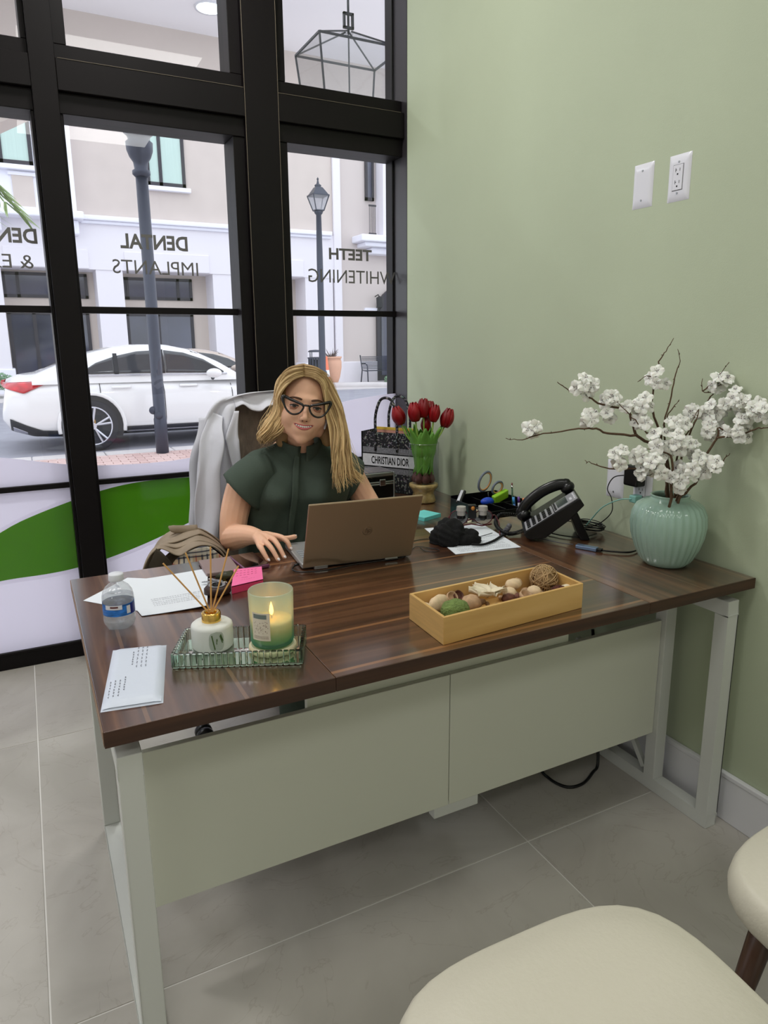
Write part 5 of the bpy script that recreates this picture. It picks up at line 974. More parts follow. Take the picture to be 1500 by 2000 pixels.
# ================================================================ tote bag, metal cases
t=thing('tote_bag','black floral jacquard tote bag with grey bands and lettering standing in the corner','bag',(-.18,2.9,.675))
BA=Vector((-.300,2.995,0)); BBp=Vector((-.135,2.74,0)); bu=(BBp-BA).normalized(); bn=Vector((bu.y,-bu.x,0)); bn=bn if bn.dot(Vector((-1,-1,0)))>0 else -bn; bw_=(BBp-BA).length; bk=-bn*.12
def flo(name):
    m=bpy.data.materials.new(name); m.use_nodes=True; T=m.node_tree; b=T.nodes['Principled BSDF']; N=T.nodes.new; L=T.links.new
    tc=N('ShaderNodeTexCoord'); v=N('ShaderNodeTexVoronoi'); v.inputs['Scale'].default_value=75; v.inputs['Randomness'].default_value=1; ns=N('ShaderNodeTexNoise'); ns.inputs['Scale'].default_value=60; ns.inputs['Detail'].default_value=4; mx=N('ShaderNodeMixRGB'); mx.inputs[0].default_value=.12; L(tc.outputs['Object'],ns.inputs['Vector']); L(tc.outputs['Object'],mx.inputs[1]); L(ns.outputs[1],mx.inputs[2]); L(mx.outputs[0],v.inputs['Vector'])
    hs=N('ShaderNodeHueSaturation'); hs.inputs['Saturation'].default_value=.4; hs.inputs['Value'].default_value=.34; L(v.outputs['Color'],hs.inputs['Color'])
    n2=N('ShaderNodeTexNoise'); n2.inputs['Scale'].default_value=95; n2.inputs['Detail'].default_value=3; L(tc.outputs['Object'],n2.inputs['Vector']); gt=N('ShaderNodeMath'); gt.operation='GREATER_THAN'; gt.inputs[1].default_value=.56; L(n2.outputs[0],gt.inputs[0])
    m2=N('ShaderNodeMixRGB'); m2.inputs[1].default_value=(.012,.012,.016,1); L(gt.outputs[0],m2.inputs[0]); L(hs.outputs[0],m2.inputs[2]); L(m2.outputs[0],b.inputs['Base Color']); b.inputs['Roughness'].default_value=.85; MATS[name]=m; return m
fm=flo('floral_jacquard'); Q4=[BA,BBp,BBp+bk,BA+bk]
def slab(name,z0,z1,e,m_,par=t,bot=False):
    P=[BA-bu*e+bn*e,BBp+bu*e+bn*e,BBp+bu*e+bk-bn*e,BA-bu*e+bk-bn*e]; g=G(); g.add([p+Vector((0,0,z)) for z in (z0,z1) for p in P],[(0,1,5,4),(1,2,6,5),(2,3,7,6),(3,0,4,7)]+([(3,2,1,0)] if bot else [])); return g.build(name,m_,par,rec=False)
slab('body',.676,.957,0,fm,bot=True)
gb=mat('grey_jacquard_band',(.47,.47,.49),.85,var=.35,vs=160); lbm=mat('pale_band',(.84,.84,.86),.8,var=.08,vs=90)
slab('grey_band',.765,.885,.0008,gb); pbnd=slab('name_band',.797,.853,.0016,lbm); slab('black_stripe',.853,.858,.002,blackm); slab('black_stripe',.792,.797,.002,blackm)
for e0 in (0.004,): G().box(-.0025,-.0025,.676,.0025,.0025,.957,c=BA+bn*.002).build('edge_piping',blackm,t)
g=G(); text(g,'CHRISTIAN DIOR',BA+bu*(bw_*.17)+bn*.0026+Vector((0,0,.807)),bu,(0,0,1),bw_*.66,.036,.015); g.build('lettering',blackm,pbnd,rec=False)
for kk,(o_,n_) in enumerate(((Vector((0,0,0)),bn*.002),(bk,-bn*.004))):
    c=(BA+BBp)/2+o_+n_-bu*.02; w=.058; P=spl([c-bu*w+Vector((0,0,.87)),c-bu*w+Vector((0,0,.96)),c-bu*w*.95+Vector((0,0,1.04)),c-bu*w*.45+Vector((0,0,1.108)),c+bu*w*.45+Vector((0,0,1.108)),c+bu*w*.95+Vector((0,0,1.04)),c+bu*w+Vector((0,0,.96)),c+bu*w+Vector((0,0,.87))],6)
    g=G(); g.tube(P,.0065,10); g.build('handle',fm,t,smooth=True)
t=thing('folder','pink folder with yellow edge poking out of the tote bag','folder',(-.18,2.9,.70)); c=(BA+BBp)/2+bk*.45
g=G(); g.box(-.10,-.003,-.14,.10,.003,.125,R=Matrix.Rotation(math.atan2(bu.y,bu.x),3,'Z'),c=c+Vector((0,0,.845))); g.build('cover',mat('salmon_card',(.86,.62,.55),.6),t); g=G(); g.box(-.102,-.004,.118,.102,.004,.130,R=Matrix.Rotation(math.atan2(bu.y,bu.x),3,'Z'),c=c+Vector((0,0,.845))); g.build('edge',mat('yellow_edge',(.9,.75,.3),.5),t)
t=thing('metal_case','black and aluminium hard equipment case lying under the tote bag edge','case',(-.40,2.81,.675))
def cb_(name,m_,*b,bev=.003): return G().box(*b).build(name,m_,t,bev=bev)
cx0,cx1,cy0,cy1=-.56,-.262,2.735,2.885
cb_('lower_shell',mat('black_laminate',(.05,.05,.055),.3),cx0+.003,cy0+.003,.684,cx1-.003,cy1-.003,.745); cb_('upper_shell',MATS['black_laminate'],cx0+.003,cy0+.003,.762,cx1-.003,cy1-.003,.784)
for z0,z1 in ((.676,.686),(.745,.7525),(.7545,.762),(.784,.801)): cb_('rail',alum,cx0,cy0,z0,cx1,cy1,z1)
cb_('lid_top',mat('grey_lid',(.40,.38,.39),.35),cx0+.012,cy0+.012,.801,cx1-.012,cy1-.012,.803,bev=.0005)
for x in (cx0,cx1-.008): cb_('corner_rail',alum,x,cy0-.001,.676,x+.008,cy0+.006,.801)
for x in (-.50,-.34): cb_('latch',chrome,x,cy0-.005,.742,x+.03,cy0,.772)
# ================================================================ visitor chairs in the foreground
cream=mat('cream_leather',(.82,.80,.735),.42,bump=.1,bs=120)
def seat_fn(cx,cy,ang,w,d,zt):
    R=rotz(ang)
    def f(u,v):   # u around, v from top centre to bottom
        a=2*PI*u; n=3.5; ca,sa=math.cos(a),math.sin(a); k=(abs(ca)**n+abs(sa)**n)**(-1/n)
        if v<.5: s=v/.5; r=k*s*.93; z=zt-.022*s**6-.008*(1-s)**2
        else: s=(v-.5)/.5; ang_=s*PI; r=k*(.93+.07*math.sin(ang_)); z=zt-.022-.038*(1-math.cos(ang_))
        tx_=r*ca; ty_=r*sa; wid=1-.10*(-ty_+1)*.5
        return Vector((cx,cy,0))+R@Vector((tx_*w*wid,ty_*d,z))
    return f
def vchair(label,cx,cy,ang):
    t=thing('dining_chair',label,'chair',(cx,cy,0))
    g=G(); g.grid(seat_fn(cx,cy,ang,.27,.25,.497),56,26,wu=True); R=rotz(ang); g.build('seat',cream,t,smooth=True)
    for sx in (-1,1):
        for sy in (-1,1):
            a=Vector((cx,cy,0))+R@Vector((sx*.17,sy*.15,.43)); b=Vector((cx,cy,0))+R@Vector((sx*.225,sy*.20,0.0)); g=G(); g.tube([a,b],[.023,.013],10); g.build('leg',darkwood,t,smooth=True)
    g=G(); g.box(-.18,-.16,.405,.18,.16,.432,R=R,c=(cx,cy,0)); g.build('seat_frame',darkwood,t)
    g=G(); g.grid(lambda u,v:Vector((cx,cy,0))+R@Vector(((u-.5)*.44*(1-.2*v*v),-.245-.05*math.cos((u-.5)*2.2)+.06-.10*v,.56+.36*v)),16,12); g.build('backrest',cream,t,smooth=True,solid=.045,rec=False)
    for sx in (-1,1): g=G(); g.tube([Vector((cx,cy,0))+R@Vector((sx*.13,-.2,.42)),Vector((cx,cy,0))+R@Vector((sx*.13,-.255,.62))],.012,8); g.build('back_support',darkwood,t,smooth=True)
    return t
vchair('cream leather visitor chair seat in the foreground, left of the two',-1.112,.487,-.03)
vchair('cream leather visitor chair at the right edge with dark wooden leg showing',-.462,.47,.05)
# ================================================================ office chair with coat
taupe=mat('taupe_fabric',(.50,.455,.405),.9,var=.18,vs=60,bump=.3,bs=120,stretch=(1,1,.4))
t=thing('office_chair','taupe fabric office chair behind the desk with a white coat over its back','chair',(-.97,2.3,0))
def rrect(w,h,r,n=6):
    P=[]
    for cx,cz,a0_ in ((w-r,h-r,0),(-w+r,h-r,PI/2),(-w+r,-h+r,PI),(w-r,-h+r,3*PI/2)):
        for k in range(n+1): a=a0_+PI/2*k/n; P.append((cx+r*math.cos(a),cz+r*math.sin(a)))
    return P
cc=Vector((-.945,2.50,.87)); Rc=rotz(-.18)
g=G(); pr=rrect(.17,.31,.10); L=len(pr); ring=[]
for (s,y) in ((.6,-.045),(.93,-.04),(1,-.02),(1,.02),(.93,.04),(.6,.045)): ring+= [cc+Rc@Vector((a*s,y+.5*(a*s)**2*-1.0,b*s)) for a,b in pr]
fs=[(i*L+k,i*L+(k+1)%L,(i+1)*L+(k+1)%L,(i+1)*L+k) for i in range(5) for k in range(L)]+[tuple(range(L-1,-1,-1)),tuple(5*L+k for k in range(L))]
g.add(ring,fs); g.build('backrest',taupe,t,smooth=True)
g=G(); g.smooth=True; g.grid(lambda u,v:Vector((-.95,2.27,0))+rotz(-.15)@Vector((.25*(2*u-1)*(1-.1*(2*v-1)**4),.24*(2*v-1)*(1-.1*(2*u-1)**4),.47-.03*max(abs(2*u-1),abs(2*v-1))**6)),16,16); g.grid(lambda u,v:Vector((-.95,2.27,0))+rotz(-.15)@Vector((.25*(2*u-1),.24*(2*v-1),.39)),2,2); g.build('seat',taupe,t)
G().box(-1.17,2.05,.385,-.73,2.49,.44).build('seat_shell',blackp,t,bev=.02)
g=G(); g.lathe([(.03,.08),(.03,.25),(.02,.25),(.02,.39)],(-.95,2.27,0),16); g.build('gas_lift',blackp,t,smooth=True)
for k in range(5):
    a=k*2*PI/5-1.9; e=Vector((-.95+.31*math.cos(a),2.27+.31*math.sin(a),.085)); g=G(); g.tube([(-.95,2.27,.12),e],[.028,.018],8,flat=.7); lg=g.build('base_arm',blackp,t,smooth=True)
    for s in (-1,1): g=G(); g.lathe([(0,-.012),(.026,-.012),(.030,-.008),(.030,.008),(.026,.012),(0,.012)],(e.x+s*.016*math.sin(a),e.y-s*.016*math.cos(a),.031),16,R=Matrix.Rotation(a,3,'Z')@Matrix.Rotation(PI/2,3,'X')); g.build('caster',blackp,lg,smooth=True)
for s in (-1,1):
    g=G(); c=Vector((-.95+s*.285,2.3,0)); g.tube([c+Vector((-s*.06,0,.42)),c+Vector((0,0,.45)),c+Vector((0,0,.64))],.016,8); g.build('arm_post',blackp,t,smooth=True); G().box(c.x-.035,c.y-.13,.635,c.x+.035,c.y+.12,.665).build('armrest',blackp,t,bev=.012)
g=G(); g.tube([(-.96,2.42,.42),(-.965,2.57,.45),(-.97,2.57,.7)],.02,8,flat=2); g.build('back_bar',blackp,t,smooth=True)
# coat: strips between outline pairs on the front/top of the backrest
coatm=mat('white_coat_cotton',(.86,.865,.91),.85,bump=.15,bs=30); 
t=thing('lab_coat','white lab coat draped over the back of the office chair','coat',(-1.05,2.45,.7))
def drape(name,A,B,mt,par,nu=40,nv=16,amp=.006,fr=5,ph=0,solid=.003,n2=0):
    A=spl(A,8);B=spl(B,8); fa=lambda L,u:(lambda x,i:L[i].lerp(L[min(i+1,len(L)-1)],x-i))(u*(len(L)-1),min(len(L)-1,int(u*(len(L)-1))))
    def f(u,v):
        p=fa(A,u).lerp(fa(B,u),v); return p+Vector((0,-1,0))*(amp*math.sin(fr*2*PI*v+ph+2.5*u)*min(1,u*3)+amp*.6*math.sin(3.1*fr*v+9*u+ph*2))+Vector((amp*.4*math.sin(14*u+3*v),0,0))
    g=G(); g.grid(f,nu,nv); return g.build(name,mt,par,smooth=True,solid=solid,rec=False)
y=2.43
# left front panel
drape('left_front',[(-1.03,y-.0,1.19),(-1.11,y,1.175),(-1.16,y,1.10),(-1.185,y+.01,1.0),(-1.20,y,.86),(-1.215,y-.02,.70)],[(-1.02,y-.02,1.165),(-1.055,y-.03,1.145),(-1.07,y-.04,1.06),(-1.065,y-.045,.97),(-1.06,y-.05,.86),(-1.10,y-.06,.675)],coatm,t,amp=.009,fr=1.6)
drape('sleeve',[(-1.14,y+.0,1.14),(-1.18,y-.02,1.04),(-1.205,y-.03,.9),(-1.225,y-.04,.72)],[(-1.10,y-.03,1.12),(-1.115,y-.06,1.03),(-1.13,y-.065,.9),(-1.15,y-.07,.70)],coatm,t,amp=.008,fr=1,ph=1)
drape('lapel',[(-1.065,y-.045,1.14),(-1.10,y-.052,1.06),(-1.10,y-.055,1.03),(-1.085,y-.056,.96),(-1.065,y-.056,.90)],[(-1.05,y-.05,1.14),(-1.06,y-.06,1.06),(-1.058,y-.062,1.03),(-1.056,y-.062,.96),(-1.058,y-.060,.90)],coatm,t,amp=.002,fr=1,nv=6)
drape('collar',[(-1.055,y-.03,1.150),(-1.03,y-.035,1.160),(-1.0,y-.04,1.140),(-.97,y-.04,1.135),(-.945,y-.04,1.150),(-.92,y-.035,1.155)],[(-1.06,y-.0,1.185),(-1.03,y,1.192),(-1.0,y,1.197),(-.96,y,1.199),(-.93,y,1.198),(-.89,y,1.195)],coatm,t,amp=.004,fr=1.2)
drape('shoulder',[(-1.10,y-.01,1.17),(-1.04,y-.02,1.19),(-.96,y-.02,1.2),(-.86,y-.0,1.198),(-.80,y,1.17)],[(-1.08,2.60,1.13),(-1.02,2.61,1.16),(-.95,2.61,1.165),(-.86,2.60,1.16),(-.79,2.58,1.12)],coatm,t,amp=.004,fr=1)
drape('right_front',[(-.92,y-.03,1.16),(-.905,y-.04,1.10),(-.90,y-.04,.98),(-.90,y-.04,.80)],[(-.83,y,1.195),(-.77,y,1.10),(-.76,y,.98),(-.76,y,.8)],coatm,t,amp=.006,fr=1.3)
drape('back_panel',[(-1.14,2.60,1.10),(-1.18,2.60,.95),(-1.2,2.60,.75),(-1.2,2.6,.55)],[(-.80,2.57,1.12),(-.76,2.57,.95),(-.75,2.58,.75),(-.75,2.58,.55)],coatm,t,amp=.012,fr=3)
g=G(); g.tube([(-1.105,y-.078,.83),(-1.085,y-.078,.827)],.0012,5); g.tube([(-1.135,y-.082,.725),(-1.115,y-.082,.722)],.0012,5); g.build('buttonhole',mat('grey_thread',(.35,.36,.42),.8),t)
# trench coat heaped at the left arm of the chair
tm=mat('khaki_gabardine',(.56,.50,.43),.8,var=.12,vs=14,bump=.2,bs=40)
t=thing('trench_coat','khaki trench coat with plaid lining heaped on the left arm of the office chair','coat',(-1.28,2.2,.62))
plaid=bpy.data.materials.new('check_lining'); plaid.use_nodes=True; T=plaid.node_tree; b=T.nodes['Principled BSDF']; N=T.nodes.new; Lk=T.links.new; uvn=N('ShaderNodeTexCoord'); sp=N('ShaderNodeSeparateXYZ'); mp=N('ShaderNodeMapping'); mp.inputs['Rotation'].default_value=(0,0,.35); Lk(uvn.outputs['Object'],mp.inputs[0]); Lk(mp.outputs[0],sp.inputs[0])
def strp(src,per,off_,w):
    a=N('ShaderNodeMath'); a.operation='MULTIPLY_ADD'; a.inputs[1].default_value=1/per; a.inputs[2].default_value=off_; Lk(src,a.inputs[0]); f=N('ShaderNodeMath'); f.operation='FRACT'; Lk(a.outputs[0],f.inputs[0]); l=N('ShaderNodeMath'); l.operation='LESS_THAN'; l.inputs[1].default_value=w; Lk(f.outputs[0],l.inputs[0]); return l.outputs[0]
last=None
def lay(prev,msk,c,op=.8):
    m=N('ShaderNodeMixRGB'); mu=N('ShaderNodeMath'); mu.operation='MULTIPLY'; mu.inputs[1].default_value=op; Lk(msk,mu.inputs[0]); Lk(mu.outputs[0],m.inputs[0]); m.inputs[2].default_value=(*c,1)
    if prev is None: m.inputs[1].default_value=(.60,.44,.29,1)
    else: Lk(prev,m.inputs[1])
    return m.outputs[0]
for src in (sp.outputs[0],sp.outputs[2]):
    last=lay(last,strp(src,.066,.1,.52),(.72,.68,.6),.75); 
    for o_ in (.1,-.12,-.34): last=lay(last,strp(src,.066,.1+o_,.07),(.02,.03,.07),.85)
    last=lay(last,strp(src,.066,.45,.045),(.5,.06,.05),.8)
Lk(last,b.inputs['Base Color']); b.inputs['Roughness'].default_value=.85
g=G(); g.smooth=True; g.ball((-1.27,2.20,.62),.13,28,20,(.95,.75,.95),fn=lambda d:1+.04*math.sin(7*d.x)*math.cos(5*d.y)); g.build('bundle',tm,t)
drape('outer',[(-1.45,2.24,.60),(-1.415,2.22,.679),(-1.352,2.22,.754),(-1.313,2.22,.784),(-1.265,2.22,.790),(-1.235,2.22,.784),(-1.184,2.22,.746),(-1.157,2.22,.70),(-1.15,2.22,.64)],[(-1.455,2.09,.62),(-1.431,2.09,.717),(-1.395,2.09,.776),(-1.345,2.085,.752),(-1.303,2.08,.768),(-1.264,2.08,.773),(-1.232,2.08,.757),(-1.196,2.09,.705),(-1.19,2.1,.64)],tm,t,amp=.014,fr=2.9,nu=90,nv=50,ph=.7)
drape('back_fold',[(-1.44,2.30,.58),(-1.36,2.30,.74),(-1.26,2.30,.775),(-1.17,2.30,.72),(-1.14,2.3,.6)],[(-1.45,2.23,.60),(-1.352,2.215,.752),(-1.25,2.215,.786),(-1.175,2.215,.73),(-1.15,2.22,.64)],tm,t,amp=.005,fr=1)
drape('lining',[(-1.40,2.06,.60),(-1.359,2.062,.70),(-1.294,2.06,.69),(-1.248,2.06,.69),(-1.19,2.07,.68)],[(-1.365,2.075,.715),(-1.335,2.072,.748),(-1.295,2.07,.766),(-1.255,2.07,.768),(-1.205,2.08,.725)],plaid,t,amp=.004,fr=1,nu=40,nv=16)
drape('cuff',[(-1.398,2.085,.778),(-1.375,2.07,.755),(-1.357,2.065,.72),(-1.35,2.065,.69)],[(-1.425,2.095,.72),(-1.40,2.08,.70),(-1.385,2.075,.68),(-1.37,2.07,.67)],mat('dark_cuff_opening',(.25,.22,.18),.9),t,amp=.002,fr=1,nv=8)  # darker khaki sheet filling the cuff opening
g=G(); g.smooth=True; g.tube(spl([(-1.34,2.20,.81),(-1.325,2.20,.800),(-1.29,2.21,.793),(-1.25,2.21,.79)],4),[.003,.006,.010,.012,.013]+[.013]*8,8,flat=.5); g.build('epaulette',tm,t)
drape('hanging_skirt',[(-1.44,2.12,.62),(-1.34,2.08,.66),(-1.24,2.08,.66),(-1.14,2.12,.64)],[(-1.46,2.14,.2),(-1.36,2.1,.18),(-1.25,2.1,.2),(-1.14,2.14,.22)],tm,t,amp=.015,fr=1,nu=50,nv=16)
# ================================================================ person
HC_=Vector((-.894,2.165,1.167)); RH=(rotz(-.28)@Matrix.Rotation(-.06,3,'X')@Matrix.Rotation(.157,3,'Y'))*1.04
def hl(p): return HC_+RH@Vector(p)
def ell(p,c,r): q=(p-np.array(c)); k0=np.linalg.norm(q/np.array(r),axis=-1); k1=np.linalg.norm(q/np.array(r)**2,axis=-1); return k0*(k0-1)/np.maximum(k1,1e-9)
def cap_(p,a,b,r0,r1): a=np.array(a);b=np.array(b);ba=b-a;h=np.clip(((p-a)@ba)/(ba@ba),0,1); return np.linalg.norm(p-a-h[...,None]*ba,axis=-1)-(r0+(r1-r0)*h)
def smin(a,b,k): h=np.clip(.5+.5*(b-a)/k,0,1); return b*(1-h)+a*h-k*h*(1-h)
def smax(a,b,k): return -smin(-a,-b,k)
def headsdf(p):
    d=ell(p,(0,.012,.035),(.073,.094,.088))
    d=smin(d,ell(p,(0,-.028,-.028),(.067,.060,.070)),.02)
    d=smin(d,ell(p,(0,-.031,-.069),(.047,.050,.042)),.018)
    d=smin(d,np.linalg.norm(p-np.array((0,-.066,-.098)),axis=-1)-.0175,.02)
    for s in (-1,1):
        d=smin(d,np.linalg.norm(p-np.array((s*.040,-.058,-.036)),axis=-1)-.0245,.016)
        d=smin(d,ell(p,(s*.058,-.01,-.06),(.014,.03,.03)),.02)
    d=smin(d,cap_(p,(-.028,-.079,.020),(.028,-.079,.020),.010,.010),.016)
    for s in (-1,1): d=smax(d,-(ell(p,(s*.0345,-.102,.0),(.018,.016,.011))),.010)
    d=smin(d,cap_(p,(0,-.084,.004),(0,-.103,-.034),.0060,.0088),.010)
    for s in (-1,1): d=smin(d,np.linalg.norm(p-np.array((s*.0105,-.094,-.038)),axis=-1)-.0068,.005)
    d=smin(d,ell(p,(0,-.074,-.066),(.030,.018,.022)),.010)
    # laugh lines
    for s in (-1,1): d=smax(d,-cap_(p,(s*.022,-.100,-.040),(s*.039,-.090,-.062),.0014,.0014),.006)
    d=smax(d,-cap_(p,(-.012,-.0945,-.0855),(.012,-.0945,-.0855),.003,.003),.008)
    return d
def surf(x,z,o_=0):
    lo,hi=-.16,0.0
    ys=np.linspace(-.135,-.02,240); v=headsdf(np.stack([np.full(240,x),ys,np.full(240,z)],-1)); i=int(np.argmax(v<0)); 
    if v[i]>=0: return -.05
    a,b=ys[max(0,i-1)],ys[i]
    for _ in range(12):
        m=(a+b)/2
        if headsdf(np.array([[x,m,z]]))[0]<0: b=m
        else: a=m
    return float(a)-o_
skin=mat('warm_skin',(.91,.71,.59),.5,var=.05,vs=18,bump=.04,bs=300,sss=.12); 
pr_=thing('person','woman with wavy blonde hair and black glasses in a dark green top, at the laptop','person',(-.93,2.25,.45))
g=G(); nu,nv=150,150
th=np.linspace(0,PI,nv+1)[:,None]; ph_=np.linspace(0,2*PI,nu,endpoint=False)[None,:]
D_=np.stack([np.sin(th)*np.cos(ph_),np.sin(th)*np.sin(ph_),np.cos(th)*np.ones_like(ph_)],-1)
# denser sampling towards the face
o0=np.array((0,-.03,-.015)); lo=np.full(D_.shape[:2],.01); hi=np.full(D_.shape[:2],.17)
for _ in range(26):
    mid=(lo+hi)/2; s=headsdf(o0+D_*mid[...,None]); lo=np.where(s<0,mid,lo); hi=np.where(s<0,hi,mid)
Pn=o0+D_*lo[...,None]
vs=[hl(Pn[i,j]) for i in range(nv+1) for j in range(nu)]
g.add(vs,[(i*nu+j,(i+1)*nu+j,(i+1)*nu+(j+1)%nu,i*nu+(j+1)%nu) for i in range(nv) for j in range(nu)])
# neck, chest, arms, hands
g.tube([hl((0,.03,-.045)),hl((0,.032,-.09)),Vector((-.885,2.228,1.015)),Vector((-.885,2.25,.93))],[.047,.044,.048,.085],24,rnd=True)
g.ball((-.885,2.27,.92),.12,20,14,(1.2,.7,.7))
def limb(pts,rs): g.tube(spl(pts,5),[interp(list(zip([k*5 for k in range(len(rs))],rs)),i) for i in range((len(pts)-1)*5+1)],16,rnd=True)
limb([(-1.03,2.26,.955),(-1.085,2.235,.92),(-1.125,2.215,.83),(-1.142,2.20,.748)],[.05,.050,.047,.042])
limb([(-1.142,2.20,.745),(-1.138,2.14,.765),(-1.125,2.07,.785),(-1.112,2.02,.792)],[.042,.040,.031,.024])
limb([(-.74,2.26,.955),(-.705,2.25,.92),(-.665,2.22,.84),(-.64,2.17,.775)],[.05,.048,.044,.040])
limb([(-.64,2.17,.775),(-.67,2.09,.785),(-.72,2.01,.79),(-.76,1.97,.795)],[.040,.037,.030,.024])
def hand(W_,K,F,TH,r=.0078):
    W_=Vector(W_)
    for k in K: g.tube([W_,W_.lerp(Vector(k),.5)+Vector((0,0,.004)),Vector(k)],[.018,.0125,.0095],12,rnd=True)
    for k0,k1 in zip(K,K[1:]): g.tube([(Vector(k0)+W_)/2,(Vector(k1)+W_)/2],.011,10,rnd=True); g.tube([Vector(k0).lerp(W_,.2),Vector(k1).lerp(W_,.2)],.0098,10,rnd=True)
    for f in F: g.tube(spl(f,4),[interp([(0,.0095),(6,.0082),(12,.0062)],i) for i in range((len(f)-1)*4+1)],12,rnd=True)
    g.tube(spl(TH,4),[interp([(0,.013),(4,.0105),(8,.0078)],i) for i in range((len(TH)-1)*4+1)],12,rnd=True)
K=[(-1.128,1.935,.784),(-1.110,1.948,.795),(-1.088,1.957,.800),(-1.064,1.968,.799)]
F=[[K[0],(-1.133,1.912,.789),(-1.131,1.893,.778),(-1.124,1.879,.759)],
   [K[1],(-1.113,1.915,.798),(-1.107,1.888,.786),(-1.098,1.866,.760)],
   [K[2],(-1.088,1.922,.801),(-1.084,1.893,.788),(-1.077,1.871,.763)],
   [K[3],(-1.056,1.943,.799),(-1.047,1.925,.789),(-1.043,1.915,.773)]]
TH=[(-1.085,2.0,.785),(-1.055,1.99,.785),(-1.03,1.978,.786),(-1.008,1.972,.789)]
hand((-1.112,2.02,.792),K,F,TH)
K2=[(-.79,1.915,.80),(-.805,1.925,.802),(-.822,1.93,.80),(-.838,1.935,.795)]
F2=[[k,(k[0]-.006,k[1]-.028,.803),(k[0]-.010,k[1]-.048,.793),(k[0]-.012,k[1]-.058,.778)] for k in K2]
hand((-.77,1.975,.796),K2,F2,[(-.785,1.955,.79),(-.812,1.955,.787),(-.835,1.945,.783),(-.85,1.93,.78)])
# thighs and shins under the desk
for s in (-1,1):
    limb([(-.93+s*.09,2.3,.54),(-.93+s*.10,2.1,.55),(-.93+s*.11,1.86,.54)],[.085,.075,.058]); limb([(-.93+s*.11,1.86,.54),(-.93+s*.12,1.85,.3),(-.93+s*.12,1.86,.09)],[.058,.05,.035])
g.tube([(-.93,2.3,.5),(-.92,2.3,.75),(-.9,2.28,.93)],[.13,.115,.12],20,rnd=True)
bd=g.build('body',skin,pr_,smooth=True,rec=True); voxel(bd,.0024,3)
nail=mat('white_nail',(.93,.88,.88),.2)
for f in F+[TH]:
    p=Vector(f[-1]); q=Vector(f[-2]); d=(p-q).normalized(); upv=Vector((0,0,1)); n_=(upv-d*upv.dot(d)).normalized(); w_=d.cross(n_); R=Matrix((w_,d,n_)).transposed()
    g=G(); g.ball(p+d*.0015+n_*.0042,.0048,12,8,(.95,1.25,.42),R=R); g.build('nail',nail,pr_,smooth=True)
# trousers and shoes
drk=mat('dark_green_cloth',(.255,.30,.265),.85,var=.06,vs=8,bump=.12,bs=160)
g=G()
def limb2(pts,rs): g.tube(spl(pts,5),[interp(list(zip([k*5 for k in range(len(rs))],rs)),i) for i in range((len(pts)-1)*5+1)],18,rnd=True)
for s in (-1,1): limb2([(-.93+s*.09,2.32,.54),(-.93+s*.10,2.1,.555),(-.93+s*.11,1.86,.545)],[.10,.09,.072]); limb2([(-.93+s*.11,1.86,.545),(-.93+s*.12,1.85,.3),(-.93+s*.12,1.86,.11)],[.072,.066,.058])
g.tube([(-1.0,2.32,.56),(-.86,2.32,.56)],.12,18,rnd=True); o=g.build('trousers',drk,pr_,smooth=True); voxel(o,.008,4)
for s in (-1,1):
    g=G(); g.smooth=True; g.tube([(-.93+s*.12,1.89,.045),(-.93+s*.125,1.82,.042),(-.93+s*.13,1.72,.035)],[.040,.040,.032],14,flat=1,rnd=True); g.v=[(x,y,max(z,.002)) for x,y,z in g.v]; g.build('shoe',mat('pale_shoe',(.75,.72,.70),.6),pr_)
# top: torso, shoulders, sleeves
tv_=G()
rings=[(.50,.185,.135,-.93,2.29),(.62,.172,.128,-.925,2.285),(.72,.172,.125,-.92,2.275),(.80,.182,.130,-.915,2.265),(.87,.192,.132,-.905,2.255),(.93,.198,.118,-.897,2.255),(.97,.190,.10,-.89,2.258),(1.00,.150,.082,-.887,2.258),(1.022,.105,.070,-.886,2.25),(1.04,.072,.063,-.886,2.24)]
TRt=rotz(-.20)
def torso(u,v):
    x=v*(len(rings)-1); i=min(len(rings)-2,int(x)); f=x-i; a_,b_=rings[i],rings[i+1]; z,w,d,cx,cy=[p+(q-p)*f for p,q in zip(a_,b_)]; a=2*PI*u; ca,sa=math.cos(a),math.sin(a)
    n=2.4; k=(abs(ca)**n+abs(sa)**n)**(-1/n); px_,py_=w*k*ca,d*k*sa
    bust=.030*math.exp(-((z-.885)/.05)**2)*(math.exp(-((px_-.075)/.055)**2)+math.exp(-((px_+.075)/.055)**2)) if sa<0 else 0
    fold=.0055*math.sin(9*a+18*z)*sm(.95,.8,z)+.004*math.sin(17*a-30*z)*sm(.9,.7,z)
    return Vector((cx,cy,z))+TRt@Vector((px_*(1+fold*4*.5),py_-bust+fold*(sa<0),0))
tv_.grid(torso,96,40,wu=True); tv_.add([torso(k/96,0) for k in range(96)],[tuple(range(96))]); tv_.add([torso(k/96,1) for k in range(96)],[tuple(range(96))])
tv_.tube([(-.95,2.25,.985),(-1.02,2.25,.965),(-1.085,2.235,.93)],[.052,.060,.058],18,rnd=True); tv_.tube([(-.82,2.25,.985),(-.76,2.25,.965),(-.715,2.245,.93)],[.052,.058,.055],18,rnd=True)
top_=tv_.build('scrub_top',drk,pr_,smooth=True); voxel(top_,.005,5)
def sleeve(c0,a0,b0,c1,a1,b1):
    g=G(); g.grid(lambda u,v:(Vector(c0).lerp(Vector(c1),v)+Vector(a0).lerp(Vector(a1),v)*math.cos(2*PI*u)+Vector(b0).lerp(Vector(b1),v)*math.sin(2*PI*u))+Vector((0,0,.012*math.sin(PI*v))),40,14,wu=True)
    return g.build('sleeve',drk,top_,smooth=True,solid=.004,rec=False)
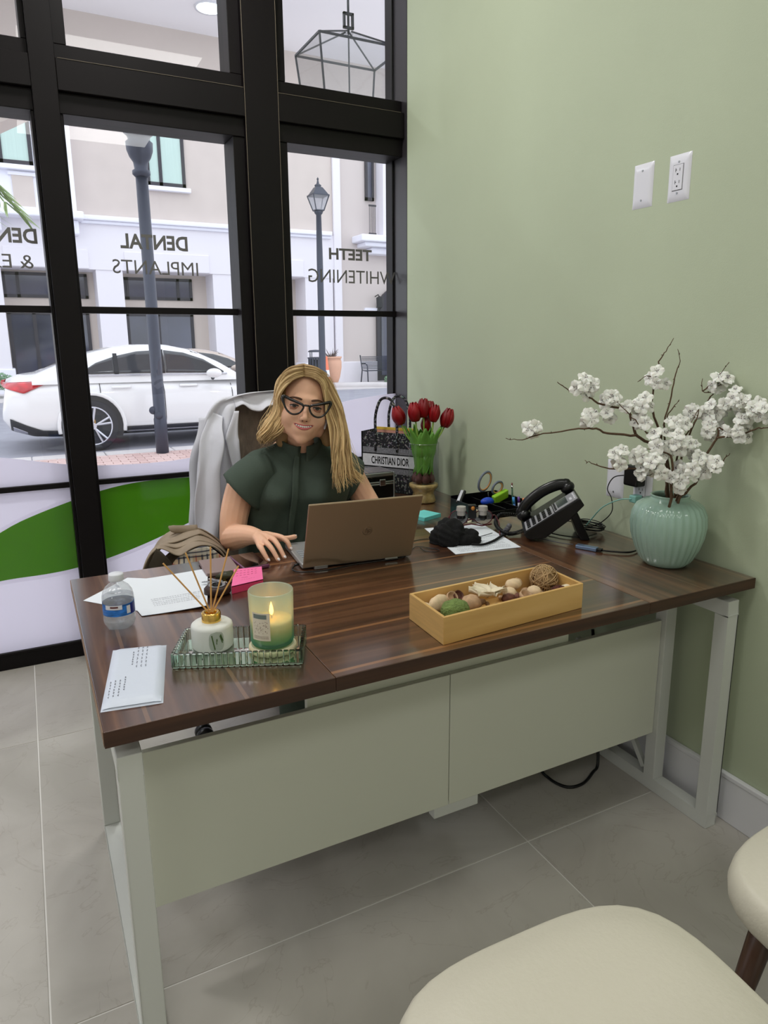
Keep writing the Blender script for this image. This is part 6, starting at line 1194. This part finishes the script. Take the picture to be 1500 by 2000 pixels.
sleeve((-1.0,2.25,.955),(-.012,0,.062),(0,.078,0),(-1.098,2.215,.890),(-.058,-.004,.062),(.012,.070,.01))
sleeve((-.775,2.25,.955),(.012,0,.060),(0,-.075,0),(-.700,2.235,.885),(.042,0,.072),(0,-.066,0))
# stand collar with notch
def collar(u,v):
    a=-PI/2+.16+(2*PI-.32)*u; fr_=math.sin(a)<0; R_=.066+.012*v*(1 if fr_ else .5); z=1.012+.052*v-(.020 if fr_ else 0)*abs(math.sin(a))*(1-v)*1.0-.030*max(0,-math.sin(a))**2; return Vector((-.886,2.236-.004*v,z))+rotz(-.25)@Vector((R_*1.04*math.cos(a),R_*math.sin(a),0))
g=G(); g.grid(collar,60,8); g.build('collar',drk,top_,smooth=True,solid=.004,rec=False)
g=G(); g.grid(lambda u,v:torso(.735-.018*(u-.5)*1,.97-.85*v)+Vector((-.004,-.011,0)),4,20); g.build('placket',drk,top_,smooth=True,solid=.003,rec=False)
emb=mat('pale_embroidery',(.72,.76,.73),.7); g=G()
c=Vector((-.815,2.098,.905)); ue=Vector((.93,.22,-.04)).normalized(); 
ox=hl((0,0,0)); text(g,'MAR',c,ue,(0,.12,1),.018,.0075); text(g,'EL',c+Vector((.006,0,-.013)),ue,(0,.12,1),.011,.0075); EMB=g
# ---- face parts
wht=mat('eye_white',(.92,.90,.88),.25); iris=mat('grey_brown_iris',(.28,.25,.22),.15); lidm=mat('eyelid_skin',(.74,.52,.42),.5); lash=mat('dark_lash',(.09,.06,.05),.6); brow=mat('brown_eyebrow',(.30,.20,.14),.8)
for s in (-1,1):
    ec=(s*.0345,-.0735,.0); g=G(); g.ball(hl(ec),.0130,24,16,R=RH); e=g.build('eye',wht,pr_,smooth=True)
    g=G(); g.lathe([(0,-.0004),(.0064,-.0006),(.0064,.0002),(.0026,.0006),(0,.0007)],hl((s*.0345,-.0866,-.0008)),24,R=RH@Matrix.Rotation(PI/2,3,'X')); g.build('iris',iris,e,smooth=True); g=G(); g.lathe([(0,0),(.0026,.0),(0,.0006)],hl((s*.0345,-.0873,-.0008)),16,R=RH@Matrix.Rotation(PI/2,3,'X')); g.build('pupil',blackp,e,smooth=True)
    # lids as partial shells
    for (t0,t1,nm) in ((.10,1.32,'upper_eyelid'),(-1.3,-.23,'lower_eyelid')):
        g=G(); g.grid(lambda u,v:hl((ec[0]+.0142*math.cos((t0+(t1-t0)*v)*(1-.35*abs(2*u-1)**2 if nm[0]=='u' else 1-.5*abs(2*u-1)**2 ))*math.sin((u-.5)*2.5),ec[1]-.0142*math.cos((t0+(t1-t0)*v))*math.cos((u-.5)*2.5),ec[2]+.0142*math.sin((t0+(t1-t0)*v)-(.25*abs(2*u-1)**2 if nm[0]=='u' and v<.5 else 0)))),16,8); g.build(nm,lidm,pr_,smooth=True,rec=False)
    P=[hl((ec[0]+.0145*math.sin((u-.5)*2.5),ec[1]-.0147*math.cos((u-.5)*2.5)*1.0,ec[2]+.0142*math.sin(.10-.25*abs(2*u-1)**2)+.0004)) for u in np.linspace(0,1,12)]; g=G(); g.tube(P,[.0008]+[.0017]*10+[.0010],6); g.build('eyelashes',lash,pr_,smooth=True)
    P=[]
    for k,u in enumerate(np.linspace(0,1,9)): x=s*(.014+.040*u); z=.0185+.0065*math.sin(PI*min(1,u*.75+.05))-.003*u; P.append(hl((x,surf(x,z,.0006),z)))
    g=G(); g.tube(P,[.0028,.0036,.0037,.0036,.0033,.0029,.0024,.0018,.0009],8,flat=.6); g.build('eyebrow',brow,pr_,smooth=True)
lipm=mat('rose_lip',(.80,.42,.42),.35,sss=.1); teeth=mat('tooth_white',(.93,.91,.88),.3); mdk=mat('mouth_dark',(.22,.08,.08),.6)
mz=-.0600; mw=.0315
def mc(u,dz=0,o_=.0): x=mw*(2*u-1); z=mz+.0075*(2*u-1)**2+dz; return (x,surf(x,z,o_),z)
g=G(); g.grid(lambda u,v:hl((lambda p:(p[0],p[1]+.0005,p[2]))(mc(.06+.88*u,(-.0052+.0072*v)*math.sin(PI*(.03+.94*u))**.6,.0012))),24,4); g.build('mouth',mdk,pr_,smooth=True,rec=False)
g=G()
for k in range(8):
    u0=.5+(k-4)*.095; x0,y0,z0=mc(u0+.0475,0,.0018); w=.0036*(1 if 2<=k<=5 else .85); g.ball(hl((x0,y0+.001,z0-.0008+.0004*abs(k-3.5)*0)),.001,10,8,(w/.001*.99,1.2,3.0-.25*abs(k-3.5)),R=RH)
g.build('teeth',teeth,pr_,smooth=True)
g=G(); g.smooth=True
g.tube([hl(mc(u,.0028*math.sin(PI*u)**.5+.0006-.0008*math.exp(-((u-.5)/.07)**2),-.0008)) for u in np.linspace(.0,1,25)],[.0006+.0021*math.sin(PI*u)**.8 for u in np.linspace(0,1,25)],8)
g.tube([hl(mc(u,-.0072*math.sin(PI*u)**.8,-.0004)) for u in np.linspace(.0,1,25)],[.0006+.0031*math.sin(PI*u)**.9 for u in np.linspace(0,1,25)],8); g.build('lips',lipm,pr_)
g=G(); 
for s in (-1,1): g.ball(hl((s*.0062,-.0985,-.0435)),.0021,8,6,(1.2,.8,.6),R=RH)
g.build('nostril',mdk,pr_,smooth=True)
for s in (-1,1): g=G(); g.ball(hl((s*.071,.0,-.018)),.016,14,10,(.45,.8,1.6),R=RH); g.build('ear',skin,pr_,smooth=True)
# ---- hair: locks from a side-ish parting
def hairmat(name,c1,c2):
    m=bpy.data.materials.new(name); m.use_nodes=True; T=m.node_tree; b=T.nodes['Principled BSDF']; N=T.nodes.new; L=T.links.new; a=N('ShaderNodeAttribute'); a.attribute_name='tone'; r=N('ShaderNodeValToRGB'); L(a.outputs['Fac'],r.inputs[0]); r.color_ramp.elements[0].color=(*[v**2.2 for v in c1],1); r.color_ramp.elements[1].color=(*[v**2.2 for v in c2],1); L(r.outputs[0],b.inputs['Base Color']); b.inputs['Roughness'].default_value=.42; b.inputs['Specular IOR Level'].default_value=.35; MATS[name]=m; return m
hm=hairmat('blonde_hair',(.50,.37,.22),(.97,.84,.62))
Li=[(.004,.098),(-.026,.090),(-.055,.066),(-.070,.030),(-.074,-.015),(-.074,-.062),(-.082,-.092),(-.098,-.105)]
Lo=[(.004,.128),(-.040,.118),(-.072,.088),(-.090,.040),(-.102,-.015),(-.118,-.065),(-.135,-.098),(-.142,-.118)]
Ri=[(.006,.098),(.034,.092),(.058,.070),(.072,.030),(.076,-.020),(.078,-.075),(.076,-.150),(.090,-.215),(.100,-.262)]
Ro=[(.006,.128),(.048,.118),(.080,.090),(.098,.040),(.112,-.020),(.128,-.080),(.148,-.150),(.166,-.205),(.178,-.235)]
YFl=[-.068,-.078,-.075,-.060,-.048,-.045,-.03,-.01]; YFr=[-.068,-.078,-.076,-.066,-.062,-.070,-.088,-.100,-.106]
RZ=rotz(-.35)
g=G(); g.smooth=True; tone=[]
def lock(In,Out,YF,c,rad,wv,dz=0,short=1,ton=.5):
    n0=len(In); P=[]
    for k in range(n0):
        a=min(1,c*2); b=max(0,c*2-1); x=In[k][0]+(Out[k][0]-In[k][0])*a; z=In[k][1]+(Out[k][1]-In[k][1])*a; y=YF[k]+.012*a*(k>1)+b*(.115 if k<3 else .10)
        if b>0: x*=1-.45*b*(1 if k<2 else .55); z+=(.004 if k<2 else 0)
        kk=k/(n0-1); x+=wv[0]*kk*math.sin(wv[1]+kk*9); y+=wv[0]*.8*kk*math.cos(wv[1]*1.7+kk*8)
        x+=.011*kk*math.sin(11*kk+1.2+2.2*min(1,c*1.5))*(1 if kk>.3 else 0)*sm(.3,.5,kk); P.append(Vector((x,y,z+dz*kk)))
    P=P[:max(4,int(n0*short+.5))]
    Q=spl(P,5); n=len(Q); n1=len(g.v); g.tube([HC_+RZ@q for q in Q],[rad*(.55+.45*math.sin(PI*min(1,.15+i/n))**.6)*(1-.75*max(0,(i/n-.7)/.3)) for i in range(n)],6,flat=.55)
    m=len(g.v)-n1
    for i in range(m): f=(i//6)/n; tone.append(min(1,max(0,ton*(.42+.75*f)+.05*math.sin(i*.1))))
hr=random.Random(11)
for In,Out,YF,N_ in ((Li,Lo,YFl,190),(Ri,Ro,YFr,250)):
    for k in range(N_):
        c=hr.random()**.8; lock(In,Out,YF,c,hr.uniform(.0024,.0050),(hr.uniform(.008,.024),hr.uniform(0,2)+c*4),hr.uniform(-.012,.012),hr.choice([1,1,1,.85]),hr.uniform(.25,1.3)*(1-.35*max(0,2*c-1)))  # random tones; locks towards the back darkened, shade put into their colour
    for k in range(26): lock(In,Out,YF,hr.uniform(.4,.6),hr.uniform(.0006,.0009),(hr.uniform(.012,.032),hr.uniform(0,6)),hr.uniform(-.02,.03),1,.9)
# skull cap under the locks
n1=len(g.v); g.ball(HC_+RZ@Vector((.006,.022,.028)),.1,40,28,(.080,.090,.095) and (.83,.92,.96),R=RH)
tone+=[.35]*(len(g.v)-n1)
n1=len(g.v)
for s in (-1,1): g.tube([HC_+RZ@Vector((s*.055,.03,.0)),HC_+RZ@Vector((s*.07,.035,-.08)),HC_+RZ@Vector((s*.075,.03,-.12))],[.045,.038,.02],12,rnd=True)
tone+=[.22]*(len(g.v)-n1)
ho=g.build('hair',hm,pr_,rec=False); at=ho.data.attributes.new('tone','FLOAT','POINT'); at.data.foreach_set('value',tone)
# ---- glasses
t=thing('eyeglasses','thick black cat-eye eyeglasses worn by the woman','glasses',tuple(hl((0,-.11,0))))
frm=mat('black_acetate',(.05,.04,.045),.15,coat=.5)
for s in (-1,1):
    out=[(.0085,-.003),(.0125,.0045),(.030,.0105),(.050,.0165),(.0705,.0225),(.0695,.009),(.061,-.010),(.051,-.021),(.038,-.0265),(.024,-.0235),(.014,-.0145)]
    yy=lambda x:-.1135+.0022*(abs(x)/.02)**1.5
    P=spl([hl((s*x,yy(x),z)) for x,z in out+out[:1]],5)[:-1]
    g=G(); g.tube(P,[.0031+.0021*min(1,max(0,((RH.transposed()@(p-HC_)).z+.004)/.02)) for p in P],8,closed=True); rm=g.build('rim',frm,t,smooth=True)
    g=G(); g.add(P,[tuple(range(len(P)))]); g.build('lens',glassmat('spectacle_lens',(.97,.97,.97),.03),rm,rec=False)
    g=G(); g.tube(spl([hl((s*.070,-.0985,.019)),hl((s*.075,-.07,.016)),hl((s*.079,-.02,.008)),hl((s*.076,.01,-.002))],6),.0024,8); g.build('temple_arm',frm,t,smooth=True)
    g=G()
    for k in range(4): x=.045+.007*k; g.ball(hl((s*x,yy(x)-.003,.0155+.0021*k)),.0011,8,6)
    g.build('stud',chrome,t,smooth=True)
g=G(); g.tube([hl((-.0115,-.1145,.002)),hl((-.004,-.1165,.004)),hl((.004,-.1165,.004)),hl((.0115,-.1145,.002))],.0032,8); g.build('bridge',frm,t,smooth=True)
g=G(); g.smooth=True; g.tube([hl((.0725,-.035,-.036)),hl((.069,-.042,-.060))],[.0055,.0030],10,rnd=True); g.build('earbud',wplas,label='white wireless earbud in the ear on the right side of her face',cat='earbud',loc=tuple(hl((.0725,-.035,-.04))))
# embroidery sits on the chest surface
bpy.context.view_layer.update()
dg=bpy.context.evaluated_depsgraph_get(); ev=top_.evaluated_get(dg); M=top_.matrix_world; Mi=M.inverted(); nv_=[]
for v in EMB.v:
    a=Vector((v[0],v[1]-.2,v[2])); hit,loc,nn,_=ev.ray_cast(Mi@a,Vector((0,1,0))); nv_.append(tuple((M@loc)+Vector((0,-.0015,0))) if hit else v)
EMB.v=nv_; EMB.build('embroidery',emb,top_,rec=False)
